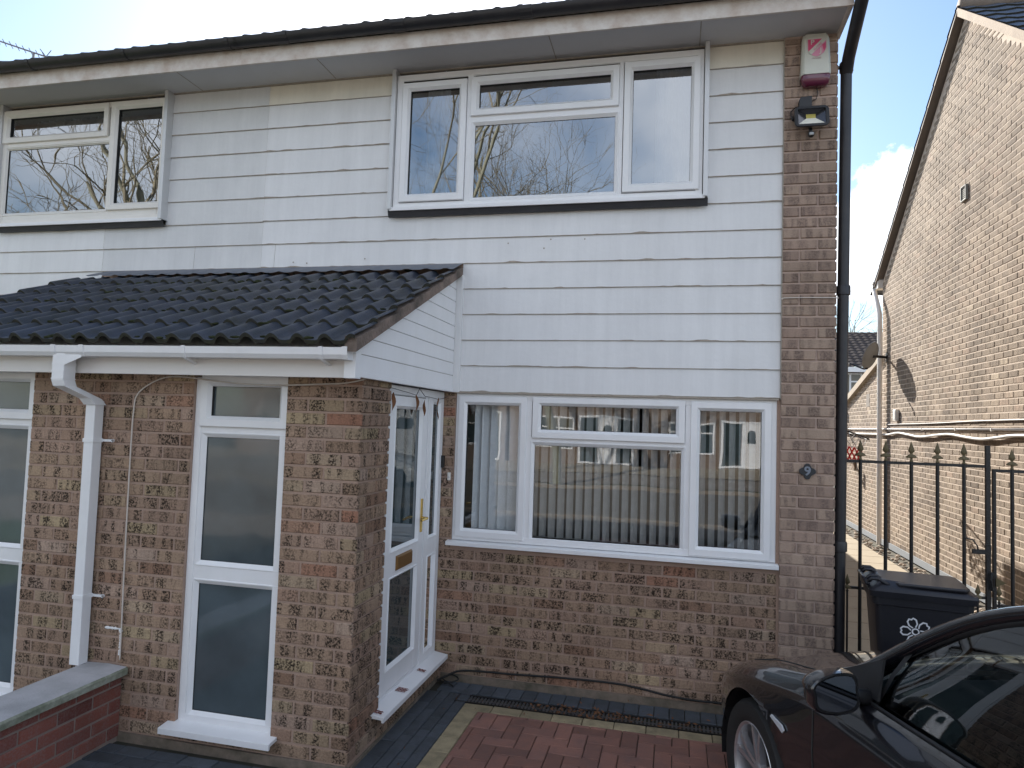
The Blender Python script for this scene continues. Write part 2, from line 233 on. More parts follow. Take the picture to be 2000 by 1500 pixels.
# ---------------------------------------------------------------- mesh helpers
ORG = {}
def wloc(o): return ORG.get(o.name, Vector((0, 0, 0)))
class MB:
    def __init__(s): s.v = []; s.f = []; s.mi = []; s.uv = {}
    def add(s, vs, fs, mi=0, uvs=None):
        b = len(s.v); s.v += [tuple(v) for v in vs]
        for k, f in enumerate(fs):
            if uvs: s.uv[len(s.f)] = uvs[k]
            s.f.append(tuple(b + i for i in f)); s.mi.append(mi)
        return b
    def box(s, x0, x1, y0, y1, z0, z1, mi=0):
        s.add([(x0, y0, z0), (x1, y0, z0), (x1, y1, z0), (x0, y1, z0), (x0, y0, z1), (x1, y0, z1), (x1, y1, z1), (x0, y1, z1)],
              [(0, 3, 2, 1), (4, 5, 6, 7), (0, 1, 5, 4), (1, 2, 6, 5), (2, 3, 7, 6), (3, 0, 4, 7)], mi); return s
    def quad(s, a, b, c, d, mi=0): s.add([a, b, c, d], [(0, 1, 2, 3)], mi); return s
    def prism(s, poly, fn, d0, d1, mi=0):
        """extrude a 2-D polygon; fn(u, v, d) -> world"""
        n = len(poly); vs = [fn(u, v, d0) for u, v in poly] + [fn(u, v, d1) for u, v in poly]
        s.add(vs, [tuple(range(n))[::-1], tuple(range(n, 2 * n))] + [(i, (i + 1) % n, n + (i + 1) % n, n + i) for i in range(n)], mi); return s
    def tube(s, pts, r, n=8, mi=0, cap=True):
        pts = [Vector(p) for p in pts]; rs = r if isinstance(r, (list, tuple)) else [r] * len(pts); vs = []
        pr = None
        for i, p in enumerate(pts):
            d = (pts[min(i + 1, len(pts) - 1)] - pts[max(i - 1, 0)]).normalized()
            if pr is None: a = Vector((0, 0, 1)) if abs(d.z) < 0.9 else Vector((1, 0, 0)); pr = d.cross(a).normalized()
            else: pr = (pr - d * pr.dot(d)).normalized()
            q = d.cross(pr)
            for k in range(n): an = 2 * math.pi * k / n; vs.append(p + (pr * math.cos(an) + q * math.sin(an)) * rs[i])
        fs = [(i * n + k, i * n + (k + 1) % n, (i + 1) * n + (k + 1) % n, (i + 1) * n + k) for i in range(len(pts) - 1) for k in range(n)]
        if cap: fs += [tuple(range(n))[::-1], tuple((len(pts) - 1) * n + k for k in range(n))]
        s.add(vs, fs, mi); return s
    def lathe(s, prof, fn, n=24, mi=0):
        """prof: (radius, height); fn(x, y, h) -> world"""
        vs = []
        for r_, h in prof:
            for k in range(n): a = 2 * math.pi * k / n; vs.append(fn(r_ * math.cos(a), r_ * math.sin(a), h))
        s.add(vs, [(i * n + k, i * n + (k + 1) % n, (i + 1) * n + (k + 1) % n, (i + 1) * n + k) for i in range(len(prof) - 1) for k in range(n)], mi); return s
    def grid(s, rows, mi=0, close=False):
        n = len(rows[0]); vs = [p for r_ in rows for p in r_]
        s.add(vs, [(i * n + k, i * n + (k + 1) % n, (i + 1) * n + (k + 1) % n, (i + 1) * n + k) for i in range(len(rows) - 1) for k in range(n if close else n - 1)], mi); return s
    def build(s, name, mats, parent=None, smooth=False, local=False, loc=None, bevel=0, auto=None):
        if not isinstance(mats, (list, tuple)): mats = [mats]
        me = bpy.data.meshes.new(name); o = Vector((0, 0, 0))
        if parent is not None and not local: o = wloc(parent)
        if loc is not None: o = Vector(loc)
        me.from_pydata([tuple(Vector(v) - o) for v in s.v] if not local else s.v, [], s.f)
        for m in mats: me.materials.append(m)
        me.polygons.foreach_set('material_index', s.mi)
        if s.uv:
            ul = me.uv_layers.new(name='UVMap')
            for p in me.polygons:
                u = s.uv.get(p.index)
                if u:
                    for k, li in enumerate(p.loop_indices): ul.data[li].uv = u[k]
        me.update(); me.validate()
        if not s.uv:
            bm = bmesh.new(); bm.from_mesh(me); bmesh.ops.recalc_face_normals(bm, faces=bm.faces); bm.to_mesh(me); bm.free()
        if smooth: me.polygons.foreach_set('use_smooth', [True] * len(me.polygons))
        ob = bpy.data.objects.new(name, me); C.objects.link(ob)
        if parent is not None: ob.parent = parent
        if loc is not None and parent is None: ob.location = loc
        ORG[ob.name] = wloc(parent) if parent is not None else (Vector(loc) if loc is not None else Vector((0, 0, 0)))
        if bevel:
            md = ob.modifiers.new('bevel', 'BEVEL'); md.width = bevel; md.segments = 2; md.limit_method = 'ANGLE'
            if smooth is None: pass
        if smooth and auto:
            me.polygons.foreach_set('use_smooth', [True] * len(me.polygons))
            try: me.set_sharp_from_angle(angle=R(auto))
            except Exception: pass
        return ob
def tag(o, label, cat, group=None, kind=None):
    if label: o['label'] = label
    if cat: o['category'] = cat
    if group: o['group'] = group
    if kind: o['kind'] = kind
    return o
def thing(name, label, cat, loc=(0, 0, 0), rz=0, group=None):
    o = bpy.data.objects.new(name, None); C.objects.link(o); o.location = loc; o.rotation_euler = (0, 0, rz); o.empty_display_size = 0.2
    ORG[o.name] = Vector(loc); return tag(o, label, cat, group)
def front(y): return lambda u, v, d: (u, y - d, v)        # wall facing the camera, d outwards
def sidep(x): return lambda u, v, d: (x + d, u, v)         # wall facing +x
def sidem(x): return lambda u, v, d: (x - d, u, v)         # wall facing -x
def textmb(txt, size, fn, depth, mi=0, mb=None, rot=0.0, ox=0, oy=0):
    cu = bpy.data.curves.new('t', 'FONT'); cu.body = txt; cu.size = size; cu.align_x = 'CENTER'; cu.align_y = 'CENTER'; cu.resolution_u = 3; cu.extrude = depth / 2; cu.offset = size * 0.02
    ob = bpy.data.objects.new('t', cu); C.objects.link(ob); dg = bpy.context.evaluated_depsgraph_get(); me = bpy.data.meshes.new_from_object(ob.evaluated_get(dg))
    mb = mb or MB(); ca, sa = math.cos(rot), math.sin(rot)
    mb.add([fn(ox + v.co.x * ca - v.co.y * sa, oy + v.co.x * sa + v.co.y * ca, v.co.z) for v in me.vertices], [tuple(p.vertices) for p in me.polygons], mi)
    bpy.data.objects.remove(ob); bpy.data.curves.remove(cu); bpy.data.meshes.remove(me); return mb

def bricks(mb, fn, u0, u1, v0, v1, inside=None, L=0.225, H=0.075, depth=0.006, mi=0, phase=0.0, course0=0, top=None, bond='s', jit=0.0008, ends=(0, 0)):
    """lay individual bricks between u0..u1, v0..v1 on a wall; each is an island with its own uv (metres)"""
    n = int(math.ceil((v1 - v0) / H)); g = 0.0125
    for c in range(n):
        z0 = v0 + c * H; z1 = min(z0 + H - g, v1)
        if z1 - z0 < 0.015: continue
        off = phase + (L / 2 if (c + course0) % 2 else 0)
        x = u0 - off
        while x < u1:
            a, b = max(x, u0), min(x + L - g, u1)
            if b < u1 and u1 - (b + g) < 0.055: b = u1
            if a == u0 and b - a < 0.055: x += L; u_first = False; nxt = (a, min(x + L - g, u1)); a, b = nxt
            x += L
            if b >= u1 - 1e-6: x = u1 + 1
            if b - a < 0.025: continue
            if inside and not inside((a + b) / 2, (z0 + z1) / 2, a, b, z0, z1): continue
            zz1 = z1
            if top:
                zt = min(top(a), top(b))
                if z0 > zt - 0.01: continue
                zz1 = min(z1, zt)
            d = depth + rnd.uniform(-jit, jit); ch = 0.0035; ru = rnd.uniform(0, 50); jz = rnd.uniform(-0.0012, 0.0012)
            A, B, Z0, Z1 = a, b, z0 + jz, zz1 + jz
            vs = [fn(A, Z0, 0), fn(B, Z0, 0), fn(B, Z1, 0), fn(A, Z1, 0), fn(A + .001, Z0 + .001, d - ch), fn(B - .001, Z0 + .001, d - ch), fn(B - .001, Z1 - .001, d - ch), fn(A + .001, Z1 - .001, d - ch),
                  fn(A + ch, Z0 + ch, d), fn(B - ch, Z0 + ch, d), fn(B - ch, Z1 - ch, d), fn(A + ch, Z1 - ch, d)]
            fs = [(8, 9, 10, 11)]; 
            for k in range(4): j = (k + 1) % 4; fs.append((k, j, 4 + j, 4 + k)); fs.append((4 + k, 4 + j, 8 + j, 8 + k))
            P = [(A, Z0), (B, Z0), (B, Z1), (A, Z1)] * 3
            uvs = [[(P[i][0] - A + ru, P[i][1] - Z0 + ru) for i in f] for f in fs]
            mb.add(vs, fs, mi, uvs)

def ring(mb, fn, u0, u1, v0, v1, w_, d0, d1, bead=0.018, dg=0.012, mi=0, wt=None, wb=None):
    """mitred frame: outer edge, flat face, sloping bead, inner reveal; dg = depth of glass line"""
    wt = wt or w_; wb = wb or w_
    def rect(iu, it, ib, d): return [fn(u0 + iu, v0 + ib, d), fn(u1 - iu, v0 + ib, d), fn(u1 - iu, v1 - it, d), fn(u0 + iu, v1 - it, d)]
    r0 = rect(0, 0, 0, d0); c = 0.003; r1 = rect(0, 0, 0, d1 - c); r1b = rect(c, c, c, d1); r2 = rect(w_ - bead, wt - bead, wb - bead, d1); r3 = rect(w_, wt, wb, dg)
    rr = [r0, r1, r1b, r2, r3]
    vs = [p for r_ in rr for p in r_]
    fs = [(i * 4 + k, i * 4 + (k + 1) % 4, (i + 1) * 4 + (k + 1) % 4, (i + 1) * 4 + k) for i in range(len(rr) - 1) for k in range(4)]
    mb.add(vs, fs, mi)

def upvc_window(parent, fn, u0, u1, v0, v1, lights, glass, fw=0.055, d0=-0.06, d1=0.0, sill=None, label=None, frame_mat=None, bars=()):
    """lights: list of (u0,u1,v0,v1,kind) of the visible glass; kind 's' opening sash (proud), 'f' fixed"""
    fm = frame_mat or M['upvc']
    f = MB(); ring(f, fn, u0, u1, v0, v1, fw, d0, d1, bead=0.006, dg=d1 - 0.008)
    for (a, b, c, d) in bars: f.prism([(a, c), (b, c), (b, d), (a, d)], fn, d0, d1 - 0.003)
    wn = f.build('window', fm, parent)
    if label: wn['label'] = label
    for (a, b, c, d, k) in lights:
        m = MB()
        if k == 's': ring(m, fn, a - 0.062, b + 0.062, c - 0.062, d + 0.062, 0.062, d0, d1 + 0.016, bead=0.020, dg=d1 - 0.004); nm = 'sash'
        else: ring(m, fn, a - 0.030, b + 0.030, c - 0.030, d + 0.030, 0.030, d0, d1 + 0.001, bead=0.022, dg=d1 - 0.016); nm = 'bead'
        ring(m, fn, a - 0.002, b + 0.002, c - 0.002, d + 0.002, 0.004, d1 - 0.03, d1 - (0.006 if k == 's' else 0.018), bead=0.001, dg=d1 - 0.02, mi=1)
        m.build(nm, [fm, M['seal']], wn)
        g = MB(); dd = d1 - 0.022; g.quad(fn(a - .01, c - .01, dd), fn(b + .01, c - .01, dd), fn(b + .01, d + .01, dd), fn(a - .01, d + .01, dd)); g.build('pane', glass, wn)
    if sill:
        a, b, z, dep = sill; m = MB()
        m.prism([(d0, z), (dep, z - 0.012), (dep, z - 0.040), (dep - 0.012, z - 0.040), (dep - 0.014, z - 0.022), (d0, z - 0.022)], lambda p, q, r_: fn(r_, q, p), a, b)
        m.build('sill', M['upvc'], wn, bevel=0.002)
    return wn

# ================================================================ GROUND
F0 = front(0.0)
g = MB(); g.quad((-150, -150, -0.03), (150, -150, -0.03), (150, 250, -0.03), (-150, 250, -0.03))
tag(g.build('ground', M['soil']), None, None, kind='structure')
g = MB(); g.quad((-2.70, -7.5, 0.0), (2.5, -7.5, 0.0), (2.5, 0.3, 0.0), (-2.70, 0.3, 0.0)); g.quad((-8, -7.5, 0.0), (-2.70, -7.5, 0.0), (-2.70, -1.4, 0.0), (-8, -1.4, 0.0))
tag(g.build('paving_bed', M['joint']), None, None, kind='structure')
g = MB(); g.quad((0, 0.32, -0.006), (2.19, 0.32, -0.006), (2.19, 20, -0.006), (0, 20, -0.006)); tag(g.build('side_path', M['path']), None, None, kind='structure')
g = MB()
for k in range(26): g.box(0.02, 2.18, 0.40 + k * 0.6, 0.985 + k * 0.6, -0.03, 0.004)
tag(g.build('path_slabs', mat('path_slab', (0.36, 0.30, 0.21), 0.9, var=0.6, vscale=2.0, col2=(0.27, 0.22, 0.15), fine=0.06), bevel=0.003), None, None, kind='structure')
def block(mb, x0, x1, y0, y1, z=0.012, mi=0):
    j = rnd.uniform(-0.0015, 0.0015); tx = rnd.uniform(-0.0015, 0.0015); c = 0.004; g_ = 0.0022
    x0 += g_; x1 -= g_; y0 += g_; y1 -= g_
    vs = [(x0, y0, -.01), (x1, y0, -.01), (x1, y1, -.01), (x0, y1, -.01), (x0, y0, z - c), (x1, y0, z - c), (x1, y1, z - c), (x0, y1, z - c),
          (x0 + c, y0 + c, z + j - tx), (x1 - c, y0 + c, z + j + tx), (x1 - c, y1 - c, z + j + tx), (x0 + c, y1 - c, z + j - tx)]
    fs = [(8, 9, 10, 11)] + [q for k in range(4) for q in ((k, (k + 1) % 4, 4 + (k + 1) % 4, 4 + k), (4 + k, 4 + (k + 1) % 4, 8 + (k + 1) % 4, 8 + k))]
    mb.add(vs, fs, mi)
ch = MB()
for i in range(27): block(ch, -2.62 + i * 0.1, -2.52 + i * 0.1, -0.20, -0.02)      # soldier course by the wall
for i in range(4):                                                                    # band beside the porch
    for j in range(26): block(ch, -2.66 + i * 0.075 - (0.0 if i else 0.02), -2.585 + i * 0.075, -0.225 - 0.2 * (j + 1) + (0.1 if i % 2 else 0), -0.225 - 0.2 * j + (0.1 if i % 2 else 0))
for r_ in range(30):
    for i in range(27):
        x0 = -8 + i * 0.2 + (0.1 if r_ % 2 else 0)
        if x0 + 0.2 < -2.66: block(ch, x0, x0 + 0.2, -1.52 - 0.1 * (r_ + 1), -1.52 - 0.1 * r_)
tag(ch.build('paving_charcoal', M['pave_char']), None, None, kind='structure')
bf = MB()
for j in range(25): block(bf, -2.36, -2.24, -0.47 - 0.2 * (j + 1), -0.47 - 0.2 * j)
for i in range(24): block(bf, -2.36 + i * 0.2, -2.16 + i * 0.2, -0.47, -0.36)
tag(bf.build('paving_buff', M['pave_buff']), None, None, kind='structure')
rd = MB()                                                                             # 90 degree herringbone of 200 x 100 blocks
def clipblock(x0, x1, y0, y1):
    X0, X1, Y0, Y1 = -2.24, 2.45, -6.8, -0.47
    a, b, c, d = max(x0, X0), min(x1, X1), max(y0, Y0), min(y1, Y1)
    if b - a > 0.02 and d - c > 0.02: block(rd, a, b, c, d)
for a in range(-45, 45):
    for b in range(-30, 30):
        # herringbone lattice: generators (1,1) and (2,-2) in units of 0.1
        ox, oy = a + 2 * b, -a + 2 * b
        x, y = 0.1 * ox, -3.0 + 0.1 * oy
        if -2.6 < x < 2.6 and -7.0 < y < 0:
            clipblock(x, x + 0.2, y, y + 0.1); clipblock(x + 0.2, x + 0.3, y, y + 0.2)
tag(rd.build('paving_red', M['pave_red']), None, None, kind='structure')
bg_ = MB()
for i in range(250):
    x = 2.18 + rnd.random() * 0.26; y = 0.4 + rnd.random() * 10.5; s_ = rnd.uniform(0.015, 0.035)
    bm = bmesh.new(); bmesh.ops.create_icosphere(bm, subdivisions=1, radius=s_)
    bg_.add([(x + v.co.x * 1.2 + rnd.uniform(-.004, .004), y + v.co.y + rnd.uniform(-.004, .004), 0.0 + v.co.z * 0.7 + s_ * 0.2) for v in bm.verts], [tuple(v.index for v in f.verts) for f in bm.faces]); bm.free()
tag(bg_.build('gravel_strip', M['gravel']), None, None, kind='stuff')

# channel drain
t = thing('channel_drain', 'narrow black slotted drain grating set between charcoal and buff blocks', 'drain', (-2.43, -0.30, 0))
m = MB()
m.box(-2.43, 0.05, -0.352, -0.344, -0.02, 0.014); m.box(-2.43, 0.05, -0.236, -0.228, -0.02, 0.014); m.box(-2.44, -2.43, -0.352, -0.228, -0.02, 0.014)
m.build('channel_rim', M['black'], t)
m = MB()
for k in range(100):
    x = -2.425 + k * 0.0245; m.box(x, x + 0.011, -0.344, -0.236, -0.012, 0.008)
m.box(-2.43, 0.05, -0.296, -0.285, -0.014, 0.007); m.build('grating', mat('grating', (0.12, 0.12, 0.125), 0.45, 0.5), t)
lf = MB()
for k in range(230):
    q = rnd.random(); x = (-1.62 + rnd.gauss(0, 0.22)) if q < 0.45 else (-1.25 + rnd.gauss(0, 0.35) if q < .8 else rnd.uniform(-2.6, -.7)); y = -0.30 + rnd.gauss(0, 0.045) if q < .8 else rnd.uniform(-1.6, 0); x = x if q < .8 else rnd.uniform(-2.6, -.6); s_ = rnd.uniform(0.005, 0.02) * (1 if q < .8 else .55); a = rnd.uniform(0, 6.3)
    z = 0.016 + rnd.uniform(0, 0.012); dx, dy = math.cos(a) * s_, math.sin(a) * s_
    lf.add([(x - dx, y - dy, z), (x + dy * .4, y - dx * .4, z + rnd.uniform(0, .01)), (x + dx, y + dy, z + rnd.uniform(0, .012)), (x - dy * .4, y + dx * .4, z)], [(0, 1, 2, 3)])
tag(lf.build('leaf_litter', M['leafdry']), 'dry brown leaves gathered along the drain grating', 'leaves', kind='stuff')

# ================================================================ HOUSE (number nine)
XP = -4.32                                # party line
house = thing('brick_house', 'pale boarded semi-detached house with number nine on its brick pier', 'house', (-2.2, 0, 0))
left = thing('adjoining_house', 'left half of the semi-detached pair with greyer boards and the cropped window', 'house', (-6.5, 0, 0))

# backing masonry (one wall mesh of mortar) and bricks
YR = 7.4
def wallbox(mb, x0, x1, y0, y1, z0, z1): mb.box(x0, x1, y0, y1, z0, z1)
m = MB()
m.box(-2.72, -0.33, 0.0, 0.10, 0, 1.00); m.box(-2.72, -2.616, 0.0, 0.10, 1.00, 2.13)
m.build('mortar_bed', M['mortar'], house)
b = MB()
def ins(u, v, a, b_, c, d): return not (v > 0.985 and u > -2.62)
bricks(b, F0, -2.715, -0.345, 0.065, 0.965, phase=0.05)
bricks(b, F0, -2.715, -2.622, 0.965, 2.11, phase=0.0)
b.build('brick_wall', M['brick'], house)
m = MB(); m.box(-2.66, -0.3, -0.006, 0.05, 0.0, 0.06); m.build('base_mortar', mat('base_mortar', (0.24, 0.19, 0.15), 0.95, var=0.9, vscale=8, col2=(0.09, 0.085, 0.06), bump=0.6, bscale=60), house)
# pier: front leaf at y=-0.03
m = MB(); m.box(-0.33, 0.0, -0.028, 0.10, 0, 4.62); m.build('pier_mortar', mat('mortar_pier', (0.50, 0.375, 0.31), 0.95, var=0.5, vscale=6, col2=(0.36, 0.27, 0.23), bump=0.3, bscale=150), house)
b = MB(); bricks(b, front(-0.028), -0.33, 0.0, 0.06, 4.60, phase=0.1125, depth=0.010, L=0.225)
b.build('brick_pier', M['brick_pier'], house)
b = MB(); bricks(b, sidep(0.0), -0.0275, 0.9, 0.06, 4.60, phase=0.0, depth=0.010); b.build('pier_return', M['brick_pier'], house)
# gable wall and rear of the house (plain brickwork; alley side)
RZ = lambda y: 4.66 + (min(y, 2 * 3.68 - y) + 0.40) * 0.60
m = MB(); poly = [(0.1, 0), (YR, 0), (YR, RZ(YR) - 0.12), (3.68, RZ(3.68) - 0.12), (0.1, RZ(0.1) - 0.12)]
m.prism(poly, lambda u, v, d: (d, u, v), -0.25, -0.004); m.build('gable_wall', M['gable'], house)
m = MB(); m.box(XP, -0.25, YR - 0.25, YR, 0, 4.62); m.build('rear_wall', M['gable_x'], house)
m = MB(); m.box(-9.4, XP, YR - 0.25, YR, 0, 4.62); m.build('rear_wall', M['gable_x'], left)
m = MB(); m.prism(poly, lambda u, v, d: (d, u, v), -9.4, -9.15); m.build('gable_wall', M['gable'], left)

# interior shells behind the glazing
def room(parent, x0, x1, y0, y1, z0, z1, col=None):
    m = MB(); m.quad((x0, y1, z0), (x1, y1, z0), (x1, y1, z1), (x0, y1, z1)); m.quad((x0, y0, z0), (x0, y1, z0), (x0, y1, z1), (x0, y0, z1)); m.quad((x1, y0, z0), (x1, y1, z0), (x1, y1, z1), (x1, y0, z1))
    m.quad((x0, y0, z0), (x1, y0, z0), (x1, y1, z0), (x0, y1, z0)); m.quad((x0, y0, z1), (x1, y0, z1), (x1, y1, z1), (x0, y1, z1)); return m.build('room_lining', M['room'], parent)
room(house, -2.75, -0.26, 0.09, 3.2, 0.3, 2.35); room(house, -4.2, -0.26, 0.09, 3.2, 2.7, 4.6); room(left, -9.2, -4.45, 0.09, 3.2, 2.7, 4.6)

# --- weatherboarding
ZB = [2.124 + 0.1932 * (13 - k) for k in range(0, 14)]     # lower edges of boards 0..13
def board(mb, x0, x1, zb, zt, mi=0, peel=1.0, nseg=None):
    n = max(2, int((x1 - x0) / 0.03)); rows = [[], [], [], []]; s0 = zb * 17.3
    for i in range(n + 1):
        x = x0 + (x1 - x0) * i / n
        wv = (noise.noise(Vector((x * 0.9, s0, 0))) * 0.0020); fl = max(0.0, noise.noise(Vector((x * 9, s0, 3.3))) - 0.18) * 0.020 * peel + max(0, noise.noise(Vector((x * 38, s0, 9))) - 0.25) * 0.008 * peel
        yl = -0.012 + wv * 0.6
        rows[0].append((x, -0.002, zt)); rows[1].append((x, yl, zb + 0.0035 + fl + wv * .5)); rows[2].append((x, yl + 0.0015, zb + wv)); rows[3].append((x, -0.004, zb + wv))
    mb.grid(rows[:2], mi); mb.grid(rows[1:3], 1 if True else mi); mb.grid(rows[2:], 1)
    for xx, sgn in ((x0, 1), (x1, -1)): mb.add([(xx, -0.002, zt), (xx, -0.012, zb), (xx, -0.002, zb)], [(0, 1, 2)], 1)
def boards(parent, spans, m0, name='weatherboard_cladding', peel=1.0):
    mb = MB()
    for x0, x1, zb, zt in spans: board(mb, x0, x1, zb, zt, 0, peel)
    return mb.build(name, [m0, M['dirt']], parent)
TOP = 4.615
W1 = (-3.20, -0.838, 3.50)     # upper window opening (x0,x1,bottom)
def zt(k): return ZB[k - 1] + 0.004 if k > 0 else TOP
sp_ = []; spc = []
for k in range(0, 14):
    zb = ZB[k]; z1 = TOP if k == 0 else ZB[k - 1] + 0.006
    if zb > TOP: continue
    z1 = min(z1, TOP)
    xl = XP if k <= 8 else -2.60
    tgt = spc if k in (0, 1) else sp_
    if zb >= W1[2] - 0.06: tgt += [(xl, W1[0], zb, z1), (W1[1], -0.335, zb, z1)]
    else:
        z1c = min(z1, 3.468) if z1 > 3.468 else z1
        if k == 5 or z1 > 3.47: tgt += [(xl, W1[0], zb, z1), (W1[1], -0.335, zb, z1), (W1[0], W1[1], zb, 3.47)]
        else: tgt.append((xl, -0.335, zb, z1))
# split a few long boards at butt joints
def split(spans, cuts):
    o_ = []
    for s_ in spans:
        done = False
        for (zc, xc) in cuts:
            if abs((s_[2] + s_[3]) / 2 - zc) < 0.09 and s_[0] + 0.1 < xc < s_[1] - 0.1:
                o_ += [(s_[0], xc - 0.0012, s_[2], s_[3]), (xc + 0.0012, s_[1], s_[2], s_[3])]; done = True; break
        if not done: o_.append(s_)
    return o_
sp_ = split(sp_, [(3.18, -4.2), (2.2 + .97, -3.0)])
boards(house, sp_, M['board']); boards(house, spc, M['board_cream'], 'weathered_cladding', 0.6)
sg, sw, scg = [], [], []
for k in range(0, 14):
    zb = ZB[k]; z1 = TOP if k == 0 else min(TOP, ZB[k - 1] + 0.006)
    if zb > TOP or k > 10: continue
    if zb >= 3.5: (scg if k < 2 else sg).append((-5.245, XP - 0.001, zb, z1))
    elif k in (6,):
        sg += [(-5.86, XP - 0.001, zb, min(z1, 3.47)), (-5.245, XP - 0.001, 3.47, z1)]; sw.append((-9.4, -5.862, zb, min(z1, 3.47)))
    else: sg.append((-5.86, XP - 0.001, zb, z1)) if k <= 8 else None; sw.append((-9.4, -5.862, zb, z1))
sg = split(sg, [(3.1, -4.95), (2.92, -4.6)])
boards(left, sg, M['board_grey'], peel=0.4); boards(left, scg, M['board_grey'], 'top_cladding', 0.4); boards(left, sw, M['board'], 'cleaner_cladding', 0.3)
# backing sheet behind boards, edge trims
m = MB(); m.box(XP, W1[0] + .01, 0.0, 0.09, 2.9, TOP); m.box(W1[1] - .01, -0.33, 0, 0.09, 2.9, TOP); m.box(W1[0] + .01, W1[1] - .01, 0, 0.09, 2.9, 3.47); m.box(-2.66, -0.33, 0, 0.09, 2.13, 2.9)
m.build('wall_backing', M['mortar'], house)
m = MB(); m.box(-9.4, XP, 0.0, 0.09, 2.3, 3.47); m.box(-5.25, XP, 0, 0.09, 3.47, TOP); m.box(-9.4, -6.99, 0, 0.09, 3.47, TOP); m.build('wall_backing', M['mortar'], left)
m = MB(); m.box(-2.655, -2.590, -0.034, 0.0, 2.118, 3.00); m.build('corner_board', M['board'], house, bevel=0.002)
m = MB(); m.box(-0.3345, -0.3295, -0.03, 0.0, 2.12, TOP); m.build('cladding_edge', M['dirt'], house)
# nail heads and chips in the paint
m = MB()
for px, pz in tuple(q for i, q in enumerate(((-2.25, 3.235), (-1.93, 3.255), (-1.68, 3.25), (-1.98, 3.19), (-2.9, 2.75), (-3.4, 3.145), (-3.9, 3.12), (-4.02, 3.13), (-0.4, 2.42), (-1.2, 2.8), (-2.2, 2.55), (-3.3, 2.96))) if i not in (4, 8, 9, 10)):
    m.lathe([(0, 0.003), (0.005, 0.002), (0.006, 0)], lambda x, y, h, px=px, pz=pz: (px + x * rnd.uniform(.6, 1.4), -0.0225 - h, pz + y), 7)
m.build('paint_chips', M['dirt'], house)

# --- eaves
def eaves(parent, x0, x1, joints):
    m = MB(); m.box(x0, x1, -0.385, 0.0, TOP, TOP + 0.02); m.build('soffit', M['soffit'], parent)
    m = MB()
    for j in joints: m.box(j - 0.003, j + 0.003, -0.385, 0.0, TOP - 0.0025, TOP)
    m.box(x0, x1, -0.020, 0.0, TOP - 0.008, TOP); m.build('soffit_joint', M['dirt'], parent)
    m = MB(); n = int((x1 - x0) / 0.05); rows = [[], [], [], []]
    for i in range(n + 1):
        x = x0 + (x1 - x0) * i / n; q = noise.noise(Vector((x * 2, 1, 1))) * 0.003
        for k, (y, z) in enumerate(((-0.385, TOP - 0.03 + q), (-0.405 + q * .5, TOP - 0.032 + q), (-0.405, 4.705), (-0.385, 4.705))): rows[k].append((x, y, z))
    m.grid(rows, 0, True) if False else [m.grid([rows[k], rows[(k + 1) % 4]]) for k in range(4)]
    m.add([r_[-1] for r_ in rows], [(0, 1, 2, 3)]); m.build('fascia', M['fascia'], parent)
    m = MB(); prof = [(-math.cos(a) * 0.056, -math.sin(a) * 0.056) for a in [math.pi * k / 8 for k in range(9)]]; prof2 = [(y * .93, z * .93) for y, z in prof][::-1]
    pp = prof + prof2
    m.add([(x, -0.463 + y, 4.742 + z) for x in (x0 - (0.0 if x0 > -9 else 0), x1 + 0.02) for y, z in pp], [(i, (i + 1) % 18, 18 + (i + 1) % 18, 18 + i) for i in range(18)] + [tuple(range(18)), tuple(range(18, 36))])
    m.build('gutter', M['gutter_black'], parent, smooth=True, auto=40)
    m = MB(); x = x0 + 0.35
    while x < x1:
        for dx in (0,):
            pr = [(-math.cos(a) * 0.061, -math.sin(a) * 0.061) for a in [math.pi * k / 8 for k in range(9)]]; pi_ = [(y * .9, z * .9) for y, z in pr][::-1]; q = pr + pi_
            wd = 0.03 if int(x * 10) % 3 else 0.09
            m.add([(xx, -0.463 + y, 4.742 + z) for xx in (x, x + wd) for y, z in q], [(i, (i + 1) % 18, 18 + (i + 1) % 18, 18 + i) for i in range(18)] + [tuple(range(18)), tuple(range(18, 36))])
        m.build('gutter_bracket', M['gutter_black'], parent); m = MB()
        x += 0.93
eaves(house, XP, 0.0, [-3.72, -1.93, -0.9]); eaves(left, -9.4, XP, [-4.95, -7.2])
m = MB(); m.prism([(-0.405, TOP - 0.03), (0, TOP - 0.03), (0, TOP + .02), (3.68, RZ(3.68) - 0.14), (3.68, RZ(3.68) - 0.02), (-0.405, 4.71)], lambda u, v, d: (d, u, v), 0.0, 0.022); m.build('bargeboard', M['fascia'], house)
m = MB(); m.quad((XP, -.385, TOP + .02), (0, -.385, TOP + .02), (0, -.385, 4.7), (XP, -.385, 4.7)); m.build('eaves_board', M['fascia'], house)
m = MB(); m.quad((-9.4, -.385, TOP + .02), (XP, -.385, TOP + .02), (XP, -.385, 4.74), (-9.4, -.385, 4.74)); m.build('eaves_board', M['fascia'], left)

